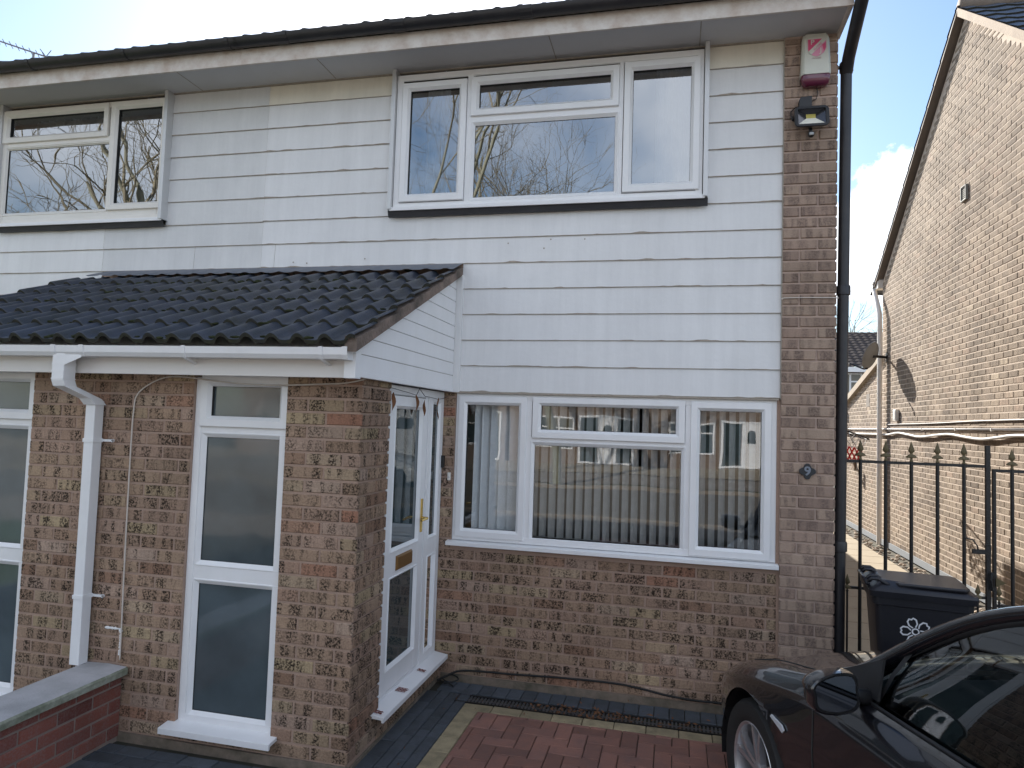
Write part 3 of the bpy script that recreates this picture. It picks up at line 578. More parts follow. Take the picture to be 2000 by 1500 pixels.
# --- roof tiles
def tiled(parent, name, x0, x1, y0, z0, y1, z1, gauge, roll, amp, mats, npr=10, lift=0.022, cover=None):
    m = MB(); sl_ = math.hypot(y1 - y0, z1 - z0); uy, uz = (y1 - y0) / sl_, (z1 - z0) / sl_; nyy, nz_ = -uz, uy; nc = int(math.ceil(sl_ / gauge - 0.05)); nx = int((x1 - x0) / roll * npr)
    if nyy > 0 and nz_ < 0: nyy, nz_ = -nyy, -nz_
    if nz_ < 0: nyy, nz_ = -nyy, -nz_
    prof = []
    for i in range(npr):
        t_ = i / npr; prof.append(math.sin(math.pi * min(t_ / 0.58, 1.0)) ** 0.85 * amp if t_ < 0.58 else -0.003 * math.sin(math.pi * (t_ - .58) / .42))
    for c in range(nc):
        s0 = c * gauge; s1 = min(s0 + gauge * 1.02, sl_); rows = [[], [], [], []]
        for i in range(nx + 1):
            x = x0 + (x1 - x0) * i / nx; tile_i = int((x - x0) / (roll * 2)); rr = random.Random(tile_i * 131 + c * 17 + 5)
            jz = rr.uniform(-0.0025, 0.0035); js = rr.uniform(-0.006, 0.006); h = prof[i % npr]
            for k, (s_, hh) in enumerate(((s0 + js, h + lift * 0.1 + jz), (s0 + js, h + lift + jz), (s0 + js + 0.006, h + lift + 0.003 + jz), (s1, h + 0.004 + jz * .3))):
                rows[k].append((x, y0 + uy * s_ + nyy * hh, z0 + uz * s_ + nz_ * hh))
        m.grid(rows[0:2], 1); m.grid(rows[1:3], 0); m.grid(rows[2:4], 0)
    return m.build(name, mats, parent, smooth=True, auto=50)
for par, a, bb in ((house, XP, 0.03), (left, -9.45, XP - 0.004)):
    rf = tiled(par, 'main_roof', a, bb, -0.43, 4.750, 3.68, 4.750 + 4.11 * 0.600, 0.32, 0.165, 0.024, [M['tile'], M['tile_edge']], 8)
    tiled(par, 'rear_roof', a, bb, 7.75, 4.765, 3.68, 4.765 + 4.07 * 0.607, 0.40, 0.165, 0.032, [M['tile'], M['tile_edge']], 5)
    m = MB(); m.tube([(a, 3.68, 7.26), (bb, 3.68, 7.26)], 0.11, 10); m.build('ridge_tiles', M['tile_edge'], par, smooth=True)

# --- rainwater downpipe on the corner (black)
t = MB()
t.tube([(0.045, -0.46, 4.735), (0.060, -0.46, 4.67), (0.062, -0.44, 4.61), (0.074, -0.12, 4.49), (0.076, -0.02, 4.44), (0.074, 0.035, 4.36)], [0.045, 0.050, 0.040, 0.040, 0.040, 0.040], 14)
t.tube([(0.074, 0.035, 4.38), (0.060, 0.035, 2.4), (0.046, 0.035, 0.0)], 0.0365, 16)
dp = t.build('downpipe', M['gutter_black'], house, smooth=True, auto=50)
t = MB()
for z in (4.40, 2.86, 1.16): 
    xo = 0.046 + 0.028 * z / 4.38
    t.lathe([(0.037, 0), (0.0445, 0.003), (0.0445, 0.055), (0.041, 0.065), (0.037, 0.067)], lambda x, y, h, z=z, xo=xo: (xo + x, 0.035 + y, z - 0.03 + h), 16)
    t.box(0.0, xo, 0.025, 0.045, z - 0.005, z + 0.012)
    t.build('pipe_collar', M['gutter_black'], dp, smooth=True, auto=40); t = MB()

# --- windows of the main walls
def window_trim(parent, x0, x1, z0, z1):
    for xa_, xb_ in ((x0 - .012, x0 + .020), (x1 - .020, x1 + .012)):
        m = MB(); m.box(xa_, xb_, -0.085, 0.0, z0, z1 + .03); m.build('window_side_trim', M['alu'], parent, bevel=0.002)
    m = MB(); n = 40; r0, r1, r2, r3 = [], [], [], []
    for i in range(n + 1):
        x = x0 - 0.015 + (x1 - x0 + 0.03) * i / n; q = noise.noise(Vector((x * 5, 2, 7))) * 0.004
        r0.append((x, 0.0, z0)); r1.append((x, -0.060, z0 - 0.004)); r2.append((x, -0.045 + q, z0 - 0.050 + q)); r3.append((x, -0.02, z0 - 0.052 + q))
    m.grid([r0, r1, r2, r3]); m.build('lead_flashing', mat('flashing_black', (0.022, 0.024, 0.032), 0.5, var=0.5, vscale=12, col2=(0.04, 0.04, 0.045)), parent)
window_trim(house, -3.195, -0.842, 3.512, 4.585)
upvc_window(house, front(-0.055), -3.172, -0.866, 3.515, 4.575,
    [(-3.058, -2.665, 3.630, 4.440, 's'), (-2.505, -1.518, 4.268, 4.446, 's'), (-2.533, -1.480, 3.586, 4.138, 'f'), (-1.357, -0.952, 3.630, 4.457, 's')], M['glass_up'], 0.05,
    sill=(-3.19, -0.848, 3.540, 0.022), label='wide upper window with bare branches reflected in it', bars=((-2.60, -2.555, 3.52, 4.57), (-1.455, -1.425, 3.52, 4.57), (-2.555, -1.455, 4.165, 4.215)))
window_trim(left, -6.99, -5.248, 3.512, 4.585)
upvc_window(left, front(-0.055), -6.975, -5.262, 3.515, 4.570,
    [(-6.908, -5.905, 4.325, 4.495, 's'), (-6.918, -5.842, 3.630, 4.205, 'f'), (-5.748, -5.312, 3.672, 4.494, 's')], M['glass_up'], 0.05,
    sill=(-6.99, -5.245, 3.540, 0.022), frame_mat=M['upvc_cream'], bars=((-5.83, -5.80, 3.52, 4.56), (-6.925, -5.83, 4.215, 4.27), (-6.925, -5.83, 3.56, 3.606), (-5.80, -5.312, 3.56, 3.62)))
upvc_window(house, front(-0.004), -2.612, -0.352, 1.03, 2.112,
    [(-2.527, -2.133, 1.118, 2.029, 's'), (-1.966, -1.013, 1.862, 2.035, 's'), (-2.009, -0.973, 1.078, 1.748, 'f'), (-0.851, -0.449, 1.104, 2.029, 's')], M['glass'], 0.05,
    sill=(-2.645, -0.335, 1.032, 0.050), label='wide ground-floor window with vertical blinds', bars=((-2.073, -2.035, 1.035, 2.11), (-0.948, -0.912, 1.035, 2.11), (-2.035, -0.948, 1.775, 1.805)))
m = MB(); m.box(-0.352, -0.33, -0.002, 0.1, 1.0, 2.12); m.build('jamb_mortar', M['mortar'], house)
m = MB(); m.box(-2.62, -0.345, -0.030, 0.0, 2.112, 2.1225); m.build('window_head_strip', M['dirt'], house)

# ================================================================ PORCH
YF = -1.46; PXR = -2.678; PXL = -5.96
FP = front(YF)
def porch_half(parent, xa, xb):
    m = MB()
    if parent is house:
        m.box(xa, -3.745, YF, YF + 0.1, 0, 2.14); m.box(-3.14, PXR - 0.012, YF, YF + 0.1, 0, 2.14); m.box(-3.745, -3.14, YF, YF + 0.1, 0, 0.13)
        m.box(PXR - 0.11, PXR - 0.012, YF + .1, -1.078, 0, 2.14); m.box(PXR - 0.11, PXR - 0.012, -1.078, 0, 0, 0.155)
    else:
        m.box(-4.885, xb, YF, YF + 0.1, 0, 2.14); m.box(PXL + .012, -5.5, YF, YF + 0.1, 0, 2.14); m.box(-5.5, -4.885, YF, YF + 0.1, 0, 0.13)
        m.box(PXL + .012, PXL + .11, YF + .1, 0, 0, 2.14)
    m.build('porch_mortar', M['mortar'], parent)
porch_half(house, XP, PXR); porch_half(left, PXL, XP)
b = MB(); bricks(b, FP, XP, -3.745, 0.06, 2.13, phase=0.17); bricks(b, FP, -3.14, PXR, 0.06, 2.13, phase=0.20); bricks(b, FP, -3.745, -3.14, 0.06, 0.13, phase=0.0)
b.build('porch_brickwork', M['brick'], house)
b = MB(); bricks(b, FP, -4.885, XP - 0.001, 0.06, 2.13, phase=0.0); bricks(b, FP, -5.9, -5.5, 0.06, 2.13, phase=0.1); b.build('porch_brickwork', M['brick'], left)
b = MB(); bricks(b, sidep(PXR - 0.012), YF + 0.0005, -1.078, 0.06, 2.13, phase=0.1125, depth=0.012); bricks(b, sidep(PXR - 0.012), -1.078, -0.0, 0.01, 0.15, phase=0.05, depth=0.008, course0=1); b.build('porch_return', M['brick'], house)
m = MB(); m.box(-5.9, PXR + .003, YF - 0.015, YF, 0, 0.052); m.box(PXR - .01, PXR + 0.004, YF, 0, 0, 0.03); m.build('porch_base', bpy.data.materials['base_mortar'], house)
# dark hall behind the glazing
m = MB(); m.box(-3.85, -3.05, YF + 0.35, YF + 0.37, 0, 2.2); m.box(-3.05, -2.95, -1.2, 0.0, 0.0, 2.2); m.build('hall_lining', M['room'], house)

def tall_window(parent, x0, x1, glass_low=None, label=None):
    fn = front(YF + 0.018)
    wn = upvc_window(parent, fn, x0, x1, 0.15, 2.112,
        [(x0 + .106, x1 - .056, 1.889, 2.060, 's'), (x0 + 0.080, x1 + 0.0 - 0.0 if False else x1 - 0.03, 1.058, 1.765, 'f'), (x0 + 0.080, x1 - 0.03, 0.214, 0.926, 'f')],
        M['glass_obscure'], 0.05, d0=-0.06, label=label, bars=((x0 + .03, x1 - .01, 0.955, 1.028), (x0 + .03, x1 - .01, 1.795, 1.835)))
    m = MB(); fs = front(YF); m.prism([(-0.03, 0.158), (0.085, 0.146), (0.085, 0.112), (0.07, 0.112), (0.068, 0.128), (-0.03, 0.135)], lambda p, q, r_: fs(r_, q, p), x0 - 0.045, x1 + 0.045)
    m.build('sill', M['upvc'], wn, bevel=0.002)
tall_window(house, -3.745, -3.142, label='tall narrow obscured window in the porch front')
tall_window(left, -5.50, -4.886)

# door screen facing +x
DX = -2.712; DP = sidep(DX)
FM = M['upvc']
df = MB(); ring(df, DP, -1.078, -0.012, 0.185, 2.115, 0.05, -0.06, 0.004, bead=0.006, dg=-0.004, wt=0.06, wb=0.05)
df.prism([(-0.398, 0.2), (-0.352, 0.2), (-0.352, 2.09), (-0.398, 2.09)], DP, -0.06, 0.001)
dfo = df.build('door_frame', FM, house)
d = MB()
# door leaf: stiles, rails (two panes)
def leaf(mb, a, b_, lo, hi, panes, d1, st=0.1):
    mb.prism([(a, lo), (a + st, lo), (a + st, hi), (a, hi)], DP, -0.045, d1); mb.prism([(b_ - st, lo), (b_, lo), (b_, hi), (b_ - st, hi)], DP, -0.045, d1)
    zs = [lo] + [q for p in panes for q in p] + [hi]
    for i in range(0, len(zs), 2): mb.prism([(a + st, zs[i]), (b_ - st, zs[i]), (b_ - st, zs[i + 1]), (a + st, zs[i + 1])], DP, -0.045, d1 - 0.0015)
    for c, e in panes: ring(mb, DP, a + st - 0.002, b_ - st + 0.002, c - 0.002, e + 0.002, 0.022, -0.03, d1 + 0.006, bead=0.018, dg=d1 - 0.016)
leaf(d, -1.040, -0.402, 0.245, 2.050, [(0.37, 0.93), (1.085, 1.99)], 0.014, 0.085)
dl = d.build('door', FM, house, bevel=0.0); dl['label'] = 'white glazed door leaf with two panes'
gq = MB()
for c, e in ((0.37, 0.93), (1.085, 1.99)): gq.quad(DP(-0.97, c, -0.004), DP(-0.47, c, -0.004), DP(-0.47, e, -0.004), DP(-0.97, e, -0.004))
gq.build('door_glass', M['glass_door'], dl)
sm = MB(); sm.prism([(-0.4035, 0.245), (-0.3985, 0.245), (-0.3985, 2.05), (-0.4035, 2.05)], DP, -0.02, 0.006); sm.build('door_seal', M['seal'], dl)
d = MB(); leaf(d, -0.350, -0.030, 0.225, 2.075, [(0.275, 0.945), (1.068, 2.035)], 0.008, 0.075); sl2 = d.build('sidelight', FM, dfo)
gq = MB()
for c, e in ((0.275, 0.945), (1.068, 2.035)): gq.quad(DP(-0.275, c, -0.004), DP(-0.105, c, -0.004), DP(-0.105, e, -0.004), DP(-0.275, e, -0.004))
gq.build('sidelight_glass', M['glass_door'], dfo)
m = MB(); m.prism([(-0.85, 0.965), (-0.60, 0.965), (-0.60, 1.045), (-0.85, 1.045)], DP, 0.012, 0.026); m.build('letterbox', [M['letter']], dl, bevel=0.004)
m = MB(); m.prism([(-0.856, 0.959), (-0.594, 0.959), (-0.594, 1.051), (-0.856, 1.051)], DP, 0.012, 0.018); m.build('letterbox_plate', M['letter'], dl, bevel=0.003)
m = MB(); m.prism([(-0.452, 1.140), (-0.424, 1.140), (-0.424, 1.365), (-0.452, 1.365)], DP, 0.012, 0.022); m.tube([DP(-0.438, 1.235, 0.02), DP(-0.438, 1.235, 0.06)], 0.010, 10); m.tube([DP(-0.438, 1.235, 0.058), DP(-0.46, 1.236, 0.062), DP(-0.55, 1.232, 0.060)], [0.011, 0.010, 0.008], 10)
m.build('handle', M['gold'], dl, bevel=0.002)
m = MB(); m.prism([(-0.02, 0.212), (0.088, 0.196), (0.088, 0.166), (0.075, 0.166), (0.073, 0.180), (-0.02, 0.186)], lambda p, q, r_: DP(r_, q, p + 0.018), -1.165, -0.012)
st_ = m.build('door_sill', FM, house, bevel=0.002)
mk = MB()
def stroke(a, b_, w_=0.004): 
    ax, ay = a; bx, by = b_; dx, dy = bx - ax, by - ay; l_ = math.hypot(dx, dy); nx_, ny_ = -dy / l_ * w_, dx / l_ * w_; zf = lambda x: 0.2125 - (x - DX) * 0.13 + 0.0028
    mk.add([(x, y, zf(x)) for x, y in ((ax + nx_, ay + ny_), (bx + nx_, by + ny_), (bx - nx_, by - ny_), (ax - nx_, ay - ny_))], [(0, 1, 2, 3)])
for cy in (-1.12, -0.41):
    mk = MB()
    for s_ in (-1, 1): stroke((-2.690, cy + s_ * .012), (-2.632, cy + s_ * .012)); stroke((-2.675 + s_ * .01, cy - .02), (-2.650 + s_ * .01, cy + .02)); stroke((-2.66 + s_ * .02, cy - s_ * .022), (-2.66 + s_ * .02, cy))
    mk.build('red_sill_motif', M['redmark'], st_)
mk = MB()
for k in range(4): stroke((-2.690, -0.80 + k * .018), (-2.628, -0.79 + k * .018)); stroke((-2.69 + k * 0.018, -0.79), (-2.675 + k * .018, -0.745), 0.002)
mk.build('red_sill_motif', M['redmark'], st_)

# porch roof
tr = tiled(house, 'porch_roof', XP, -2.601, -1.740, 2.276, -0.17, 2.970, 0.290, 0.150, 0.035, [M['tile'], M['tile_edge']], 12, 0.024)
tiled(left, 'porch_roof', XP - 1.65, XP - 0.0, -1.740, 2.276, -0.17, 2.970, 0.290, 0.150, 0.035, [M['tile'], M['tile_edge']], 12, 0.024)
for par, a, bb in ((house, XP, -2.600), (left, -5.80, XP - .001)):
    m = MB(); n = int((bb - a) / 0.025); rows = [[], [], [], []]
    for i in range(n + 1):
        x = a + (bb - a) * i / n; q = noise.noise(Vector((x * 4, 0, 2))) * 0.006; h = max(0, math.sin((x) / 0.150 * 2 * math.pi)) * 0.022
        rows[0].append((x, -0.004, 3.094)); rows[1].append((x, -0.016, 3.090)); rows[2].append((x, -0.060 + q, 3.074 + q)); rows[3].append((x, -0.235 + q * 3, 3.000 + h * .45 + q))
    m.grid(rows); m.build('lead_apron', M['lead'], par, smooth=True)
# under-roof deck, so that no gap shows
for par, a, bb in ((house, XP, -2.66), (left, -5.9, XP)):
    m = MB(); m.quad((a, -1.66, 2.262), (bb, -1.66, 2.262), (bb, -0.0, 3.0), (a, 0, 3.0)); m.quad((a, -1.60, 2.135), (bb, -1.60, 2.135), (bb, -0.02, 2.135), (a, -0.02, 2.135)); m.build('porch_soffit', M['upvc'], par)
# verge mortar strip on the right edge
m = MB(); n = 60; rows = [[], [], [], []]
for i in range(n + 1):
    f_ = i / n; y = -1.735 + 1.72 * f_; z = 2.285 + 0.4425 * (y + 1.735); q = noise.noise(Vector((y * 9, 4, 1))) * 0.006; saw = 0.022 * (1 - ((f_ * 1.87 / 0.285) % 1.0))
    rows[0].append((-2.665, y, z + 0.012 + saw)); rows[1].append((-2.598 + q, y, z + 0.004 + saw * .9 + q)); rows[2].append((-2.598 + q, y, z - 0.046 + q * .5)); rows[3].append((-2.665, y, z - 0.046))
m.grid(rows); m.add([r_[0] for r_ in rows], [(0, 1, 2, 3)]); m.build('verge_mortar', M['verge'], house)
# moss tufts lodged in the pans
ms = MB()
for k in range(150):
    x = rnd.choice([rnd.uniform(-5.8, -2.7), rnd.gauss(-4.5, 0.5)]); c = rnd.randint(0, 6); s_ = c * 0.285 + rnd.uniform(-0.01, 0.05); x = -4.32 + (math.floor((x + 4.32) / 0.15) + 0.79) * 0.15 + rnd.uniform(-.03, .03); y = -1.735 + s_ * 0.914; z = 2.285 + s_ * 0.405
    if x > -2.68: continue
    r_ = rnd.uniform(0.008, 0.022); bm = bmesh.new(); bmesh.ops.create_icosphere(bm, subdivisions=1, radius=r_)
    ms.add([(x + v.co.x * 1.5 * rnd.uniform(.7, 1.3), y + v.co.y * 1.2 * rnd.uniform(.7, 1.3), z + 0.022 + v.co.z * 0.55) for v in bm.verts], [tuple(v.index for v in f.verts) for f in bm.faces]); bm.free()
tag(ms.build('moss', M['moss'], tr, smooth=True), None, None, kind='stuff')
# gable cladding of the porch
GX = -2.648; GP = sidep(GX)
def gz(y): return 2.238 + 0.4425 * (y + 1.735)
m = MB(); zb = 2.150; k = 0
edges = [2.150] + [2.150 + 0.0925 * (i + 1) for i in range(9)]
for k in range(len(edges) - 1):
    a, c = edges[k] + (0.0 if k else 0.0), edges[k + 1] - 0.0035
    ya = -1.735 + (a - 2.225) / 0.4425; yc = -1.735 + (c - 2.225) / 0.4425; ya = max(ya, -1.655); yc = max(yc, -1.655)
    if ya > -0.03: break
    if yc > -0.04: yc = -0.04; c = min(c, gz(-0.04))
    m.prism([(ya, a), (-0.036, a), (-0.036, c), (yc, c)], GP, 0, 0.010)
m.build('porch_gable_boards', M['upvc'], house, bevel=0.0015)
m = MB(); m.prism([(-1.60, 2.14), (-0.03, 2.14), (-0.03, 2.95), (-1.60, 2.26)], GP, -0.02, 0.0015); m.build('gable_backing', M['dirt'], house)
m = MB(); m.prism([(-1.60, 2.118), (-0.034, 2.118), (-0.034, 2.150), (-1.60, 2.150)], GP, -0.02, 0.013); m.build('gable_trim', M['upvc'], house, bevel=0.002)
m = MB(); m.prism([(-0.036, 2.15), (-0.030, 2.15), (-0.030, 2.93), (-0.036, 2.93)], GP, -0.02, 0.008); m.build('gable_edge', M['seal'], house)
# fascia and white gutter
for par, a, bb in ((house, XP, -2.668), (left, -5.96, XP)):
    m = MB(); m.box(a, bb, -1.625, -1.600, 2.112, 2.255); m.build('porch_fascia', mat('upvc_fascia', (0.82, 0.79, 0.76), 0.35, var=0.25, vscale=2.5, col2=(0.7, 0.66, 0.62)), par, bevel=0.002)
m = MB(); m.box(-2.70, -2.635, -1.662, -1.598, 2.108, 2.262); m.build('fascia_end_cap', M['upvc'], house, bevel=0.002)
GPROF = [(-1.735, 2.262), (-1.731, 2.225), (-1.718, 2.203), (-1.64, 2.203), (-1.626, 2.215), (-1.626, 2.262), (-1.631, 2.262), (-1.631, 2.215), (-1.642, 2.208), (-1.716, 2.208), (-1.726, 2.227), (-1.730, 2.262)]
def gut(par, a, bb): m = MB(); m.prism(GPROF, lambda u, v, d: (d, u, v), a, bb); return m.build('porch_gutter', M['upvc'], par)
def clip(par, x, wd=0.022, hook=True, s_=1.09):
    m = MB(); cy, cz = -1.68, 2.235
    m.prism([(cy + (u - cy) * s_, cz + (v - cz) * (s_ + .04)) for u, v in GPROF], lambda u, v, d: (d, u, v), x - wd / 2, x + wd / 2)
    if hook: m.prism([(-1.70, 2.203), (-1.60, 2.175), (-1.60, 2.165), (-1.715, 2.193)], lambda u, v, d: (d, u, v), x - 0.008, x + 0.008)
    m.build('gutter_bracket', M['upvc'], par, bevel=0.001)
g1 = gut(house, XP, -2.655); g2 = gut(left, -5.96, XP)
clip(g1, -3.618); clip(g1, -2.800); clip(g1, -2.664, 0.03, False); clip(g2, -4.475, 0.03, False); clip(g2, -5.3); clip(g1, -4.283, 0.03, False)
m = MB(); m.prism(GPROF[:6], lambda u, v, d: (d, u, v), -2.66, -2.652); m.build('gutter_stop', M['upvc'], g1)
# white square downpipe
def sq(mb, pts, w_, mi=0):
    rows = []
    for (x, y, z) in pts: rows.append([(x - w_ / 2, y - w_ / 2, z), (x + w_ / 2, y - w_ / 2, z), (x + w_ / 2, y + w_ / 2, z), (x - w_ / 2, y + w_ / 2, z)])
    mb.grid(rows, mi, True); mb.add(rows[0], [(0, 1, 2, 3)]); mb.add(rows[-1], [(0, 1, 2, 3)])
m = MB(); sq(m, [(-4.44, -1.685, 2.225), (-4.44, -1.685, 2.06)], 0.082); 
m.grid([[(-4.475, -1.727, 2.21), (-4.283, -1.727, 2.21)], [(-4.475, -1.727, 2.19), (-4.283, -1.727, 2.195)], [(-4.481, -1.727, 2.15), (-4.399, -1.727, 2.15)]])
sq(m, [(-4.44, -1.685, 2.065), (-4.435, -1.675, 2.03), (-4.385, -1.54, 1.965), (-4.375, -1.515, 1.93)], 0.084); sq(m, [(-4.375, -1.515, 1.955), (-4.375, -1.515, 0.425)], 0.066)
wp = m.build('porch_downpipe', M['upvc'], left, bevel=0.003)
for z in (1.71, 0.80):
    m = MB(); sq(m, [(-4.375, -1.515, z), (-4.375, -1.515, z + 0.022)], 0.074); m.box(-4.34, -4.27, -1.482, -1.474, z + 0.004, z + 0.018); m.lathe([(0.011, 0), (0.011, 0.008)], lambda x, y, h, z=z: (-4.27 + x, -1.474 - h, z + 0.011 + y), 10); m.lathe([(0.0, 0.009), (0.004, 0.009)], lambda x, y, h, z=z: (-4.27 + x, -1.474 - h, z + 0.011 + y), 8, 1)
    m.build('pipe_bracket', [M['upvc'], M['seal']], wp)
for z in (2.155, 2.115, 2.07):
    m = MB(); sq(m, [(-4.44, -1.685, z), (-4.44, -1.685, z + 0.006)], 0.0855); m.build('pipe_joint', M['upvc'], wp)

# ================================================================ NEIGHBOUR HOUSE (right)
XN = 2.516; NP = sidem(XN + 0.010)
nb = thing('buff_brick_house', 'sunlit buff brick gable of the next house across the side path', 'house', (3.5, 4.0, 0))
def ntop(y): return 4.62 + (min(y, 9.48 - y) - 1.10) * 0.747
m = MB(); m.prism([(1.10, 0), (8.40, 0), (8.40, ntop(8.40)), (4.74, ntop(4.74)), (1.10, ntop(1.10))], lambda u, v, d: (d, u, v), XN + 0.004, XN + 0.25)
m.box(XN + .25, 10, 1.1, 1.35, 0, 4.6); m.box(XN + .25, 10, 8.15, 8.4, 0, 4.6); m.build('mortar_bed', M['mortar_buff'], nb)
b = MB()
# local u runs along y; courses only where the camera side can see them
bricks(b, lambda u, v, d: (XN + 0.004 - d, u, v), 1.10, 8.38, 0.10, 7.2, depth=0.004, jit=0.0015, top=lambda y: ntop(y) - 0.03, phase=0.04)
b.build('gable_brickwork', M['brick_buff'], nb)
m = MB(); m.box(XN - 0.012, XN + 0.01, 1.1, 8.4, 0.0, 0.095); m.build('plinth', M['plinth'], nb)
# verge: mortar/undercloak strip with tile ends
for ya, yb, mm_ in ((1.0, 4.74, mat('verge_pale', (0.42, 0.34, 0.26), 0.9, var=0.6, vscale=6, col2=(0.28, 0.22, 0.17), bump=0.4)), (8.55, 4.74, mat('verge_board', (0.20, 0.17, 0.145), 0.8, var=0.5, vscale=5))):
    za, zb_ = ntop(ya), ntop(yb); lo = -0.03 if ya < 5 else 0.045; m = MB()
    m.prism([(ya, za + lo), (yb, zb_ + lo), (yb, zb_ + 0.085), (ya, za + 0.085)], lambda u, v, d: (d, u, v), XN - 0.10, XN + 0.05); m.build('verge_strip', mm_, nb)
for (y0, z0, y1, z1) in ((0.75, ntop(1.1) - 0.18, 4.74, ntop(4.74) + 0.09), (8.75, ntop(8.4) - 0.18, 4.74, ntop(4.74) + 0.09)):
    tiled(nb, 'roof', XN - 0.11, 10, y0, z0 + 0.0, y1, z1, 0.33, 0.33, 0.012, [M['tile'], M['tile_edge']], 3, 0.022)
m = MB(); m.tube([(XN - 0.08, 4.74, ntop(4.74) + 0.10), (10, 4.74, ntop(4.74) + 0.10)], 0.10, 10); m.build('ridge_tiles', mat('ridge', (0.25, 0.20, 0.16), 0.9, var=0.6, vscale=5), nb, smooth=True)
m = MB(); m.box(XN - 0.06, 10, 8.40, 8.62, 4.50, 4.66); m.prism([(8.40, 4.50), (8.62, 4.50), (8.62, 4.66), (8.52, 4.66), (8.40, 4.62)], lambda u, v, d: (d, u, v), XN - 0.075, XN - 0.06); m.build('fascia', M['upvc_cream'], nb)
m = MB(); pr = [(-math.cos(a) * 0.056, -math.sin(a) * 0.056) for a in [math.pi * k / 8 for k in range(9)]]
m.add([(x, 8.70 + y, 4.66 + z) for x in (XN - 0.10, 10) for y, z in pr], [(i, i + 1, 9 + i + 1, 9 + i) for i in range(8)] + [tuple(range(9))]); m.build('gutter', M['upvc_cream'], nb)
m = MB(); m.tube([(XN - 0.05, 8.70, 4.61), (XN - 0.075, 8.64, 4.50), (XN - 0.085, 8.42, 4.25), (XN - 0.085, 8.26, 4.02), (XN - 0.085, 8.24, 3.8), (XN - 0.085, 8.24, 0.03)], 0.040, 14)
pw = m.build('downpipe', M['upvc_cream'], nb, smooth=True, auto=50)
for z in (3.72, 2.35, 1.15, 2.6):
    m = MB(); m.lathe([(0.040, 0), (0.044, 0), (0.044, 0.03), (0.040, 0.03)], lambda x, y, h, z=z: (XN - 0.085 + x, 8.24 + y, z + h), 14); m.box(XN - 0.05, XN + .01, 8.235, 8.245, z + 0.01, z + 0.02); m.build('pipe_clip', M['upvc_cream'], pw)
# lower rear extension in the same plane
def etop(y): return 3.24 - (y - 8.35) * 0.262
m = MB(); m.prism([(8.40, 0), (11.10, 0), (11.10, etop(11.1)), (8.40, etop(8.4))], lambda u, v, d: (d, u, v), XN + 0.004, XN + 0.2); m.build('extension_mortar', M['mortar_buff'], nb)
b = MB(); bricks(b, lambda u, v, d: (XN + 0.004 - d, u, v), 8.41, 11.10, 0.10, 3.3, depth=0.004, top=lambda y: etop(y) - 0.03, phase=0.1); b.build('extension_brickwork', M['brick_buff'], nb)
m = MB(); m.prism([(8.38, etop(8.38) - 0.05), (11.30, etop(11.30) - 0.05), (11.30, etop(11.3) + 0.07), (8.38, etop(8.38) + 0.07)], lambda u, v, d: (d, u, v), XN - 0.07, XN + 3); m.build('extension_roof', mat('extension_verge', (0.40, 0.33, 0.25), 0.85, var=0.5, vscale=6), nb)
m = MB(); m.box(XN - 0.12, XN + 0.02, 11.08, 11.32, 2.30, 2.46); m.build('extension_gutter', M['upvc_cream'], nb)
m = MB(); m.box(XN - 0.002, XN + .01, 9.22, 9.44, 2.42, 2.66); m.build('air_brick', bpy.data.materials['verge_board'], nb)
m = MB(); m.box(XN - 0.012, XN + 0.01, 8.4, 11.1, 0.0, 0.095); m.build('extension_plinth', M['plinth'], nb)

# fittings on the gable
t = thing('wall_vent', 'small square grey vent cover high on the buff gable', 'vent', (XN, 4.78, 5.0))
m = MB(); ring(m, lambda u, v, d: (XN - d, u, v), 4.70, 4.865, 4.905, 5.10, 0.018, 0, 0.028, bead=0.006, dg=0.012); m.build('vent_frame', mat('vent_grey', (0.30, 0.30, 0.27), 0.6), t)
m = MB()
for k in range(7): m.box(XN - 0.016, XN - 0.002, 4.715, 4.85, 4.925 + k * 0.024, 4.936 + k * 0.024)
m.build('louvre', mat('vent_dark', (0.14, 0.15, 0.13), 0.7), t)
t = thing('junction_box', 'small pale rectangular box fixed on the gable above the cables', 'box', (XN, 7.53, 2.2))
m = MB(); m.box(XN - 0.055, XN, 7.45, 7.60, 2.13, 2.32); m.build('box_body', M['upvc_cream'], t, bevel=0.008)
m = MB(); m.box(XN - 0.059, XN - 0.054, 7.47, 7.58, 2.15, 2.30); m.build('box_cover', M['alu'], t, bevel=0.003)
def cable(name, label, pts, r, m_, cat='cable', clips=0, group=None):
    mb = MB(); P = [Vector(p) for p in pts]; Q = []
    for i in range(len(P) - 1):
        p0, p1, p2, p3 = P[max(i - 1, 0)], P[i], P[i + 1], P[min(i + 2, len(P) - 1)]
        for k in range(6):
            u = k / 6; Q.append(0.5 * ((2 * p1) + (-p0 + p2) * u + (2 * p0 - 5 * p1 + 4 * p2 - p3) * u * u + (-p0 + 3 * p1 - 3 * p2 + p3) * u ** 3))
    Q.append(P[-1]); mb.tube(Q, r, 8)
    return tag(mb.build(name, m_, None, smooth=True, loc=tuple(P[0])), label, cat, group)
X_ = XN - 0.014
cable('thin_cable', 'thin pale cable, highest of the three runs along the buff gable', [(X_, 8.1, 2.075), (X_, 7.4, 2.080), (X_, 6.5, 2.082), (X_, 5.6, 2.088), (X_, 4.5, 2.102), (X_, 3.2, 2.108), (X_, 1.2, 2.115)], 0.008, mat('cable_grey', (0.42, 0.40, 0.38), 0.6))
t = thing('straight_conduit', 'straight white conduit with clips running above the wavy pipe', 'conduit', (X_, 5, 2.0))
